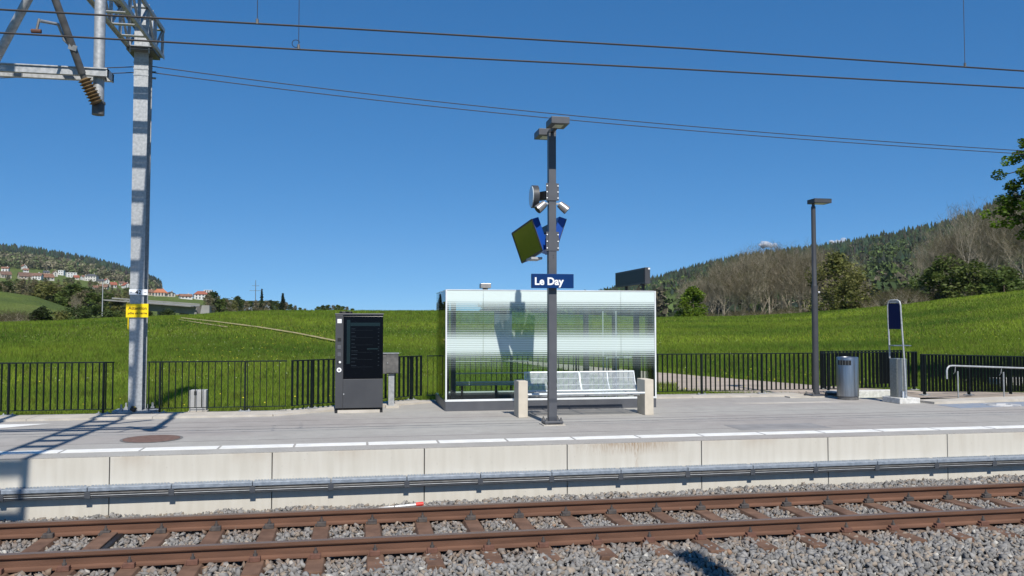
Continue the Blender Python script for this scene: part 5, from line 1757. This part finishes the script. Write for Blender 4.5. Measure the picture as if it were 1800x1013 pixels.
# ------------------------------------------------------------------ ticket machine
tm = thing("ticket_machine", "tall anthracite ticket machine with large dark screen", "ticket machine", (0.035, 16.7, 0))
x0, x1, ty = -0.42, 0.49, 16.5
MB().box(x0, x1, ty+0.03, ty+0.5, 0.09, 1.90).build("body", M['anthracite'], tm, bev=0.006)
MB().box(x0-0.012, x1+0.012, ty+0.0, ty+0.52, 1.90, 1.925).build("top_cover", M['post_grey'], tm, bev=0.004)
sp = MB().box(x0, x0+0.145, ty+0.004, ty+0.029, 0.10, 1.895).build("side_panel", M['anthracite'], tm, bev=0.004)
scr = MB().box(x0+0.152, x1, ty+0.004, ty+0.029, 0.665, 1.87).build("screen", M['blackglass'], tm, bev=0.004)
dr = MB().box(x0+0.152, x1, ty+0.0, ty+0.029, 0.10, 0.655).build("lower_door", M['anthracite'], tm, bev=0.004)
MB().tube([(x0+0.165, ty-0.002, 0.37), (x0+0.165, ty+0.006, 0.37)], 0.013, 10).build("lock", M['galv'], dr)
MB().box(x0+0.035, x0+0.115, ty-0.003, ty+0.0035, 1.735, 1.815).build("logo_plate", M['white'], sp, bev=0.003)
for zc, mm in ((1.42, 'black'), (1.27, 'post_grey'), (1.13, 'post_grey'), (0.985, 'black')):
    pd_ = MB().box(x0+0.04, x0+0.108, ty-0.002, ty+0.0035, zc-0.036, zc+0.036).build("button_panel", M[mm], sp, bev=0.003)
MB().tube([(x0+0.088, ty-0.006, 0.985), (x0+0.088, ty-0.001, 0.985)], 0.022, 12).build("coin_slot", M['white'], sp)
rd = MB().tube([(x0+0.074, ty-0.012, 0.835), (x0+0.074, ty+0.0035, 0.835)], 0.045, 20).build("card_reader", M['white'], sp, smooth=True)
MB().tube([(x0+0.074, ty-0.015, 0.835), (x0+0.074, ty-0.0125, 0.835)], 0.02, 14).build("reader_symbol", M['speaker'], rd)
fy = ty+0.0035
def mark(nm, xa, xb, za, zb, mt):
    MB().box(xa, xb, fy-0.0015, fy, za, zb).build(nm, M[mt], scr)
mark("screen_band", x0+0.215, x0+0.28, 0.95, 1.80, 'teal')
mark("screen_band", x0+0.283, x1-0.06, 1.68, 1.745, 'teal')
rr_ = random.Random(4)
for k in range(11):
    z = 1.62-k*0.071
    mark("screen_line", x0+0.30, x0+0.30+rr_.uniform(0.06, 0.13), z, z+0.013, 'dimtext')
    mark("screen_line", x1-0.10, x1-0.075, z, z+0.016, 'dimtext')
    if k % 2 == 0:
        mark("screen_line", x0+0.30, x1-0.2, z-0.024, z-0.02, 'dimtext')
mark("screen_line", x0+0.60, x1-0.09, 1.225, 1.25, 'teal')
for xa, xb in ((x0, x0+0.045), (x1-0.05, x1)):
    MB().box(xa, xb, ty+0.05, ty+0.45, 0.0, 0.09).build("foot", M['black'], tm)
MB().box(x0+0.05, x1-0.055, ty+0.02, ty+0.48, 0.0, 0.06).build("plinth", M['kerb'], tm, bev=0.004)
MB().lathe([(0.075, 1.925), (0.085, 1.945), (0.075, 1.965)], (x0+0.15, ty+0.25, 0), 16).build("antenna", M['black'], tm)
MB().lathe([(0.05, 1.925), (0.055, 1.95), (0.045, 1.965)], (x0+0.27, ty+0.28, 0), 16).build("antenna", M['black'], tm)

pb = thing("distribution_box", "dark grey steel box on a post right of the ticket machine", "box on post", (0.72, 17.5, 0))
MB().box(0.50, 0.83, 17.38, 17.56, 0.70, 1.11).build("box", M['dark_steel'], pb, bev=0.006)
MB().box(0.585, 0.825, 17.370, 17.379, 0.715, 1.095).build("door", M['dark_steel'], pb, bev=0.002)
MB().box(0.485, 0.845, 17.36, 17.58, 1.11, 1.122).build("lid", M['galv_dull'], pb)
MB().box(0.63, 0.75, 17.43, 17.53, 0.0, 0.70).build("post", M['galv_dull'], pb, bev=0.004)
MB().box(0.58, 0.84, 17.32, 17.62, 0.0, 0.04).build("footing", M['kerb'], pb)
MB().tube([(0.61, 17.365, 0.92), (0.61, 17.371, 0.92)], 0.012, 8).build("lock", M['galv'], pb)

# ------------------------------------------------------------------ glass shelter
SX0, SX1, SY0, SY1, SH = 1.71, 6.07, 16.5, 18.62, 2.40
sh = thing("glass_shelter", "glass waiting shelter with white printed lines on its front", "shelter", (3.9, 17.5, 0))
MB().box(SX0, SX1, SY0+0.012, SY0+0.05, 0.0, 0.185).build("plinth", M['post_grey'], sh, bev=0.004)
MB().box(SX0+0.0, SX0+0.045, SY0+0.052, SY1, 0.0, 0.185).build("plinth", M['post_grey'], sh, bev=0.004)
MB().box(SX0+0.05, SX1-0.9, SY1-0.05, SY1, 0.0, 0.185).build("plinth", M['post_grey'], sh, bev=0.004)
xs_ = [SX0+0.025, 2.46, 3.9, 5.32, SX1-0.025]
for a, b in zip(xs_[:-1], xs_[1:]):
    MB().box(a+0.003, b-0.003, SY0+0.012, SY0+0.024, 0.23, SH-0.012).build("front_pane", M['frit'], sh)
ys_ = [SY0+0.03, SY0+1.05, SY1-0.02]
for a, b in zip(ys_[:-1], ys_[1:]):
    MB().box(SX0+0.006, SX0+0.018, a+0.003, b-0.003, 0.19, SH-0.012).build("side_pane", M['glass'], sh)
for a, b in ((SX0+0.03, 3.0), (3.0, 4.2), (4.2, 5.3)):
    MB().box(a+0.004, b-0.004, SY1-0.03, SY1-0.018, 0.19, SH-0.05).build("back_pane", M['glass'], sh)
MB().box(SX1-0.018, SX1-0.006, SY0+0.03, SY0+0.62, 0.19, SH-0.012).build("side_pane", M['glass'], sh)
for xa in (SX0-0.003, SX1-0.027):
    MB().box(xa, xa+0.03, SY0-0.006, SY0+0.03, 0.186, SH).build("corner_profile", M['whitealu'], sh, bev=0.003)
MB().box(SX0+0.03, SX1-0.03, SY0+0.004, SY0+0.032, 0.187, 0.228).build("bottom_rail", M['whitealu'], sh, bev=0.003)
MB().box(SX0+0.03, SX1-0.03, SY0+0.003, SY0+0.033, SH-0.011, SH+0.004).build("top_rail", M['whitealu'], sh)
MB().box(SX0+0.05, SX1-0.9, SY1-0.06, SY1-0.032, 0.187, 0.215).build("back_rail", M['whitealu'], sh)
MB().box(SX0+0.0, SX1-0.002, SY0+0.036, SY1, SH-0.008, SH).build("glass_roof", M['glass'], sh)
for xa, ya in ((SX0+0.2, SY0+0.45), (SX0+0.2, SY1-0.35), (5.05, SY1-0.4), (5.72, SY1-0.4), (5.80, SY0+0.45)):
    MB().box(xa-0.05, xa+0.05, ya-0.05, ya+0.05, 0.0, SH-0.012).build("column", M['anthracite'], sh, bev=0.004)
for ya in (SY0+0.45, SY1-0.38):
    MB().box(SX0+0.05, SX1-0.06, ya-0.03, ya+0.03, SH-0.07, SH-0.0125).build("roof_beam", M['whitealu'], sh)
for xa in (5.32, 5.62):
    MB().tube([(xa, SY0+1.3, 0.0), (xa, SY0+1.3, 2.0)], 0.011, 8).build("door_bar", M['whitealu'], sh)
MB().tube([(5.42, SY0+1.35, 0.0), (5.42, SY0+1.35, 0.98), (6.0, SY0+1.35, 0.98)], 0.012, 8).build("hand_loop", M['whitealu'], sh)
ib = MB().box(2.1, 3.75, SY1-0.58, SY1-0.50, 0.43, 0.465).build("inner_seat", M['bench'], sh, bev=0.006)
MB().tube([(2.05, SY1-0.55, 0.40), (3.8, SY1-0.55, 0.40)], 0.02, 8).build("seat_rail", M['bench'], sh)
MB().tube([(2.05, SY1-0.13, 0.62), (3.8, SY1-0.13, 0.62)], 0.012, 8).build("back_bar", M['bench'], sh)
MB().tube([(2.05, SY1-0.09, 0.88), (3.8, SY1-0.09, 0.88)], 0.012, 8).build("back_bar", M['galv_dull'], sh)
for xa in (2.25, 3.0, 3.65):
    MB().bar((xa, SY1-0.4, 0.0), (xa, SY1-0.4, 0.42), 0.05, 0.05).build("seat_leg", M['anthracite'], sh)
vc = MB().box(2.66, 2.70+0.06, SY0+1.35, SY0+1.45, SH, SH+0.09).build("vent", M['black'], sh)
MB().box(2.60, 2.82, SY0+1.28, SY0+1.52, SH+0.09, SH+0.19).build("vent_cap", M['speaker'], vc, bev=0.006)
ip = MB().box(3.02, 3.42, SY1-0.06, SY1-0.035, 1.15, 2.02).build("display_shadow_panel", mat("shadow blue grey", (0.13, 0.17, 0.21), rough=0.4), sh, bev=0.004)  # blue grey panel standing in for the display's cast shadow on the glass
sn = MB().box(2.94, 3.22, SY0+1.2, SY0+1.24, 2.06, 2.26).build("upper_shadow_panel", M['navy'], sh, bev=0.004)  # navy panel put in place of the small upper shadow on the glass

# long display board on the shelter roof
rb_ = thing("display_board", "long dark display board standing on the shelter roof", "display board", (6.05, 17.9, SH))
MB().box(6.02, 6.135, 17.0, 19.1, 2.575, 2.925).build("case", M['anthracite'], rb_, bev=0.006)
MB().box(6.012, 6.019, 17.06, 19.04, 2.61, 2.89).build("screen", M['black'], rb_)
MB().box(6.09, 6.13, 16.994, 16.999, 2.88, 2.915).build("label_plate", M['white'], rb_)
for yy in (17.25, 18.4):
    MB().box(6.03, 6.09, yy-0.03, yy+0.03, SH+0.004, 2.575).build("bracket", M['black'], rb_)
MB().tube([(5.97, 17.35, SH), (5.975, 17.32, 2.52), (6.03, 17.2, 2.6)], 0.008, 6).build("cable", M['black'], rb_)

# ------------------------------------------------------------------ bench
be = thing("platform_bench", "white wire mesh bench between two concrete piers", "bench", (4.25, 15.35, 0))
for xa, lab in ((2.915, None), (5.345, None)):
    MB().box(xa, xa+0.175, 15.15, 15.60, 0.0, 0.67).build("pier", M['pier'], be, bev=0.008)
seat = MB(); 
def slat_panel(xa, xb, nm):
    p_ = MB()
    n_ = int((xb-xa)/0.0225)
    for k in range(n_+1):
        x = xa+(xb-xa)*k/n_
        p_.tube([(x, 15.66, 0.445), (x, 15.78, 0.60), (x, 15.85, 0.775)], 0.006, 4, cap=False)
    for (yy, zz) in ((15.665, 0.45), (15.74, 0.545), (15.81, 0.665)):
        p_.tube([(xa, yy+0.006, zz), (xb, yy+0.006, zz)], 0.0055, 5)
    o = p_.build(nm, M['bench'], be)
    tag(o, kind="stuff")
    MB().tube([(xa-0.01, 15.855, 0.785), (xb+0.01, 15.855, 0.785)], 0.016, 8).build("top_rail", M['bench'], be, smooth=True)
    MB().tube([(xa-0.01, 15.66, 0.44), (xb+0.01, 15.66, 0.44)], 0.013, 8).build("lower_rail", M['bench'], be, smooth=True)
    for x in (xa-0.004, (xa+xb)/2, xb+0.004):
        MB().tube([(x, 15.66, 0.44), (x, 15.785, 0.60), (x, 15.857, 0.785)], 0.011, 6).build("back_frame", M['bench'], be)
    q_ = MB()
    for k in range(n_+1):
        x = xa+(xb-xa)*k/n_
        q_.tube([(x, 15.18, 0.425), (x, 15.42, 0.405), (x, 15.65, 0.43)], 0.0042, 4, cap=False)
    for yy in (15.27, 15.42, 15.56):
        q_.tube([(xa, yy, 0.402), (xb, yy, 0.402)], 0.0055, 5)
    tag(q_.build("seat_wires", M['bench'], be), kind="stuff")
slat_panel(3.17, 4.24, "back_wires")
slat_panel(4.27, 5.36, "back_wires")
MB().tube([(3.09, 15.165, 0.42), (5.345, 15.165, 0.42)], 0.021, 10).build("front_rail", M['bench'], be, smooth=True)
MB().box(3.09, 5.345, 15.40, 15.45, 0.35, 0.395).build("support_beam", M['galv_dull'], be, bev=0.004)
for x in (3.35, 4.255, 5.1):
    MB().bar((x, 15.17, 0.395), (x, 15.66, 0.42), 0.03, 0.035).build("seat_bracket", M['galv_dull'], be)

# ------------------------------------------------------------------ central lamp post
LX, LY = 3.29, 14.05
lp = thing("lamp_post", "square dark grey lamp post carrying the station sign and clock", "lamp post", (LX, LY, 0))
MB().box(LX-0.07, LX+0.07, LY-0.07, LY+0.07, 0.04, 3.02).build("pole", M['post_grey'], lp, bev=0.004)
MB().box(LX-0.064, LX+0.064, LY-0.064, LY+0.064, 3.021, 5.02).build("pole", M['post_grey'], lp, bev=0.004)
MB().box(LX-0.035, LX+0.035, LY-0.069+0.0, LY-0.0715, 0.75, 1.25).build("hatch", M['post_grey'], lp)
bp = MB().box(LX-0.16, LX+0.16, LY-0.16, LY+0.16, 0.035, 0.075).build("base_plate", M['post_grey'], lp, bev=0.006)
MB().box(LX-0.19, LX+0.19, LY-0.19, LY+0.19, 0.0, 0.018).build("grout", M['kerb'], lp)
for sx in (-.125, .125):
    for sy in (-.125, .125):
        MB().lathe([(0.03, 0.018), (0.03, 0.034), (0.026, 0.0755), (0.026, 0.1), (0.014, 0.101), (0.014, 0.13)], (LX+sx, LY+sy, 0), 8).build("anchor_bolt", M['dark_steel'], lp)
for z0, z1 in ((2.98, 3.31), (3.85, 4.15)):
    c_ = MB().box(LX-0.078, LX+0.078, LY-0.078, LY-0.0705+0.0, z0, z1)
    c_.box(LX-0.078, LX-0.0705, LY-0.0704, LY+0.075, z0, z1); c_.box(LX+0.0705, LX+0.078, LY-0.0704, LY+0.075, z0, z1)
    cc = c_.build("mounting_collar", M['post_grey'], lp)
    for sx in (-1, 1):
        MB().box(LX+sx*0.095-0.017, LX+sx*0.095+0.017, LY-0.06, LY-0.05, z0, z1).build("flange", M['post_grey'], cc)
        for f in (0.15, 0.5, 0.85):
            MB().tube([(LX+sx*0.096, LY-0.072, z0+(z1-z0)*f), (LX+sx*0.096, LY-0.06, z0+(z1-z0)*f)], 0.012, 8).build("bolt_head", M['white'], cc)
for z in (2.86, 2.90):
    MB().tube([(LX+0.01, LY-0.0725, z), (LX+0.01, LY-0.0702, z)], 0.008, 8).build("hole", M['black'], lp)
MB().box(LX-0.03, LX+0.03, LY-0.28, LY+0.26, 5.04, 5.10).build("head_arm", M['anthracite'], lp)
MB().box(LX-0.045, LX+0.045, LY-0.045, LY+0.045, 5.0, 5.10).build("head_neck", M['anthracite'], lp)
for ya, yb, xs0 in ((LY-0.66, LY-0.24, 0.0), (LY+0.22, LY+0.64, -0.02)):
    hd = MB().box(LX-0.155+xs0, LX+0.155+xs0, ya, yb, 5.055, 5.17).build("lamp_head", M['speaker'] if False else M['post_grey'], lp, bev=0.006)
    MB().box(LX-0.075+xs0, LX+0.075+xs0, ya+0.08, yb-0.1, 5.047, 5.054).build("lens", M['lens'], hd)
# station name sign
sgn = MB().box(2.905, 3.635, LY-0.165, LY-0.085, 2.335, 2.578).build("name_sign", M['blue'], lp, bev=0.004)
put_text("lettering", "Le Day", sgn, 2.955, 3.46, 2.392, LY-0.168, M['white'], 0.03, 0.128)
# clock, seen edge-on
ck = MB().tube([(LX-0.30, LY+0.25, 3.955), (LX-0.20, LY+0.25, 3.955)], 0.20, 28).build("clock", M['anthracite'], lp, smooth=True)
MB().tube([(LX-0.315, LY+0.25, 3.955), (LX-0.301, LY+0.25, 3.955)], 0.185, 28).build("clock_face", mat("clock glass", (0.45, 0.52, 0.58), rough=0.08), ck)
MB().bar((LX-0.20, LY+0.25, 3.955), (LX-0.07, LY+0.03, 3.955), 0.1, 0.14).build("clock_arm", M['black'], lp)
for sx in (-1, 1):
    a_ = Vector((LX+sx*0.13, LY-0.02, 3.80)); b_ = Vector((LX+sx*0.265, LY-0.045, 3.685))
    s_ = MB().tube([a_, a_.lerp(b_, 0.5), b_], [0.06, 0.073, 0.078], 18).build("loudspeaker", M['speaker'], lp, smooth=True)
    dv = (b_-a_).normalized()
    MB().tube([b_+dv*0.0005, b_+dv*0.004], 0.066, 16).build("speaker_grille", M['black'], s_)
    MB().bar((LX+sx*0.07, LY-0.02, 3.80), (LX+sx*0.16, LY-0.02, 3.81), 0.04, 0.03).build("speaker_arm", M['galv'], lp)
# pair of long tilted display cases, V-shaped, running back over the platform
def display(sgn_):
    # outer face corners: near top, near bottom, far bottom, far top (u outward from the post axis)
    y0_, y1_ = LY+0.12, LY+0.95
    face = [(0.32, y0_, 3.55), (0.13, y0_, 3.0), (0.34, y1_, 2.83), (0.53, y1_, 3.38)] if sgn_ < 0 else [(0.29, y0_, 3.56), (0.10, y0_, 3.0), (0.10, y1_, 3.0), (0.29, y1_, 3.56)]
    face = [Vector((LX+sgn_*u, y, z)) for u, y, z in face]
    n_ = (face[1]-face[0]).cross(face[3]-face[0]).normalized()
    if n_.x*sgn_ < 0: n_ = -n_
    back = [q-n_*0.13 for q in face]
    d_ = MB()
    d_.add(face+back, [(0, 1, 2, 3), (7, 6, 5, 4), (0, 4, 5, 1), (1, 5, 6, 2), (2, 6, 7, 3), (3, 7, 4, 0)])
    dc = d_.build("display_case", M['dispblue'], lp, bev=0.004)
    c_ = sum(face, Vector())/4
    f_ = MB()
    f_.add([c_+(q-c_)*0.93+n_*0.004 for q in face], [(0, 1, 2, 3)])
    f_.build("display_glass", M['mirror'], dc)
    fr = MB()
    for i in range(4):
        a_, b_ = c_+(face[i]-c_)*0.97+n_*0.003, c_+(face[(i+1) % 4]-c_)*0.97+n_*0.003
        fr.bar(a_, b_, 0.03, 0.012, n_)
    fr.build("display_frame", M['anthracite'], dc)
display(-1); display(1)
MB().box(LX-0.30, LX-0.10, LY+0.3, LY+0.75, 2.86, 2.90).build("display_tray", M['greyplastic'], lp, bev=0.004)
MB().bar((LX, LY+0.06, 3.4), (LX, LY+0.7, 3.4), 0.08, 0.12).build("display_arm", M['anthracite'], lp)

# ------------------------------------------------------------------ right lamp post (round)
rl = thing("lamp_post", "round dark lamp post with a single flat head at the right end", "lamp post", (10.63, 18.15, 0))
RX, RY = 10.625, 18.15
MB().tube([(RX, RY, 0.05), (RX, RY, 2.62)], 0.072, 18).build("lower_pole", M['anthracite'], rl, smooth=True)
MB().tube([(RX, RY, 2.62), (RX, RY, 2.66), (RX, RY, 4.5)], [0.068, 0.056, 0.052], 18).build("upper_pole", M['anthracite'], rl, smooth=True)
MB().tube([(RX, RY, 4.48), (RX, RY, 4.58)], 0.035, 12).build("neck", M['anthracite'], rl, smooth=True)
hd = MB().box(RX-0.06, RX+0.38, RY-0.17, RY+0.17, 4.575, 4.675).build("lamp_head", M['anthracite'], rl, bev=0.006)
MB().box(RX+0.0, RX+0.3, RY-0.12, RY+0.12, 4.567, 4.574).build("lens", M['lens'], hd)
MB().box(RX-0.2, RX+0.2, RY-0.2, RY+0.2, 0.035, 0.06).build("base_plate", M['post_grey'], rl, bev=0.005)
for sx in (-.16, .16):
    for sy in (-.16, .16):
        MB().lathe([(0.028, 0.06), (0.028, 0.085), (0.014, 0.086), (0.014, 0.12)], (RX+sx, RY+sy, 0), 8).build("anchor_bolt", M['dark_steel'], rl)
MB().tube([(RX+0.06, RY-0.05, 2.46), (RX+0.1, RY-0.06, 2.46)], 0.022, 8).build("socket", M['galv'], rl)
MB().box(RX+0.28, RX+0.75, RY-0.1, RY+0.1, 0.036, 0.085).build("cover_plate", M['black'], rl, bev=0.005)

# ------------------------------------------------------------------ steel litter bin
BX, BYY = 10.99, 17.42
bn = thing("litter_bin", "round brushed steel litter bin by the right lamp post", "litter bin", (BX, BYY, 0))
MB().lathe([(0.225, 0.0), (0.225, 0.075)], (BX, BYY, 0), 32).build("base_ring", M['dark_steel'], bn, smooth=True)
MB().lathe([(0.238, 0.08), (0.238, 0.93), (0.232, 0.955), (0.21, 0.965), (0.2, 0.95)], (BX, BYY, 0), 40).build("body", M['steel'], bn, smooth=True)
va = math.atan2(BYY, BX)
sb = MB()
def on_bin(t, z, r): return (BX+r*math.cos(t), BYY+r*math.sin(t), z)
t0 = -math.pi/2-math.atan2(BX, BYY)-0.25
for k in range(8):
    a0, a1 = t0-0.72+1.3*k/8, t0-0.72+1.3*(k+1)/8
    sb.add([on_bin(a0, 0.785, 0.2405), on_bin(a1, 0.785, 0.2405), on_bin(a1, 0.895, 0.2405), on_bin(a0, 0.895, 0.2405)], [(0, 1, 2, 3)])
sl_ = sb.build("slot", M['black'], bn)
for k in range(1, 5):
    a_ = t0-0.72+1.3*k/5
    MB().bar(on_bin(a_, 0.785, 0.243), on_bin(a_, 0.895, 0.243), 0.014, 0.004).build("slot_bar", M['steel_matt'], sl_)

# ------------------------------------------------------------------ blue panel stand with steel cabinet
vs_ = thing("panel_stand", "tube frame with navy blue panel over a steel cabinet on a white concrete block", "stand", (11.55, 16.6, 0))
MB().box(11.44, 11.93, 16.2, 16.82, 0.0, 0.125).build("concrete_block", M['white_conc'], vs_, bev=0.012)
cb = MB().box(11.505, 11.73, 16.36, 16.63, 0.125, 0.965).build("cabinet", M['steel_matt'], vs_, bev=0.006)
MB().box(11.497, 11.504, 16.38, 16.61, 0.14, 0.72).build("cabinet_door", M['steel_matt'], cb, bev=0.002)
MB().box(11.497, 11.504, 16.38, 16.61, 0.74, 0.95).build("cabinet_flap", M['steel_matt'], cb, bev=0.002)
MB().box(11.515, 11.60, 16.345, 16.359, 0.14, 0.955).build("front_panel", M['steel'], cb, bev=0.003)
MB().box(11.65, 11.725, 16.345, 16.359, 0.14, 0.955).build("front_panel", M['steel'], cb, bev=0.003)
MB().box(11.575, 11.625, 16.27, 16.32, 0.125, 0.26).build("cable_cover", M['white'], vs_)
fa, fb = Vector((11.475, 16.60, 0)), Vector((11.575, 16.31, 0))      # feet of the two tubes, seen obliquely
fd = (fb-fa)
def on_frame(t, z): return tuple(fa+fd*t+Vector((0, 0, z)))
MB().tube([on_frame(0.06, 0.965), on_frame(0.05, 1.24), on_frame(-0.02, 1.9), on_frame(-0.02, 2.12), on_frame(0.05, 2.2), on_frame(0.2, 2.235), on_frame(0.75, 2.235),
           on_frame(0.93, 2.2), on_frame(1.0, 2.12), on_frame(1.03, 1.9), on_frame(1.22, 0.9), on_frame(1.32, 0.125)], 0.018, 10).build("frame", M['galv'], vs_, smooth=True)
pc = fa+fd*0.5
ra = math.atan2(fd.y, fd.x)
MB().obox((pc.x, pc.y, 1.885), fd.length*0.93, 0.022, 0.56, (0, 0, ra)).build("panel", M['navy'], vs_, bev=0.003)
MB().obox((pc.x, pc.y, 2.195), fd.length*0.7, 0.016, 0.035, (0, 0, ra)).build("header_plate", M['galv_dull'], vs_)
MB().box(11.44, 11.86, 16.36, 16.58, 1.235, 1.255).build("shelf", M['steel'], vs_, bev=0.004)

# ------------------------------------------------------------------ air
hm = bpy.data.materials.new("haze")
hm.use_nodes = True
hn = hm.node_tree
hn.nodes.remove(hn.nodes["Principled BSDF"])
vol = hn.nodes.new("ShaderNodeVolumePrincipled")
vol.inputs["Color"].default_value = (0.82, 0.88, 0.95, 1)
vol.inputs["Density"].default_value = 0.00004
hn.links.new(vol.outputs[0], hn.nodes["Material Output"].inputs["Volume"])
tag(MB().box(-3500, 3500, -3500, 3500, -4.2, 300).build("haze", hm), kind="stuff")
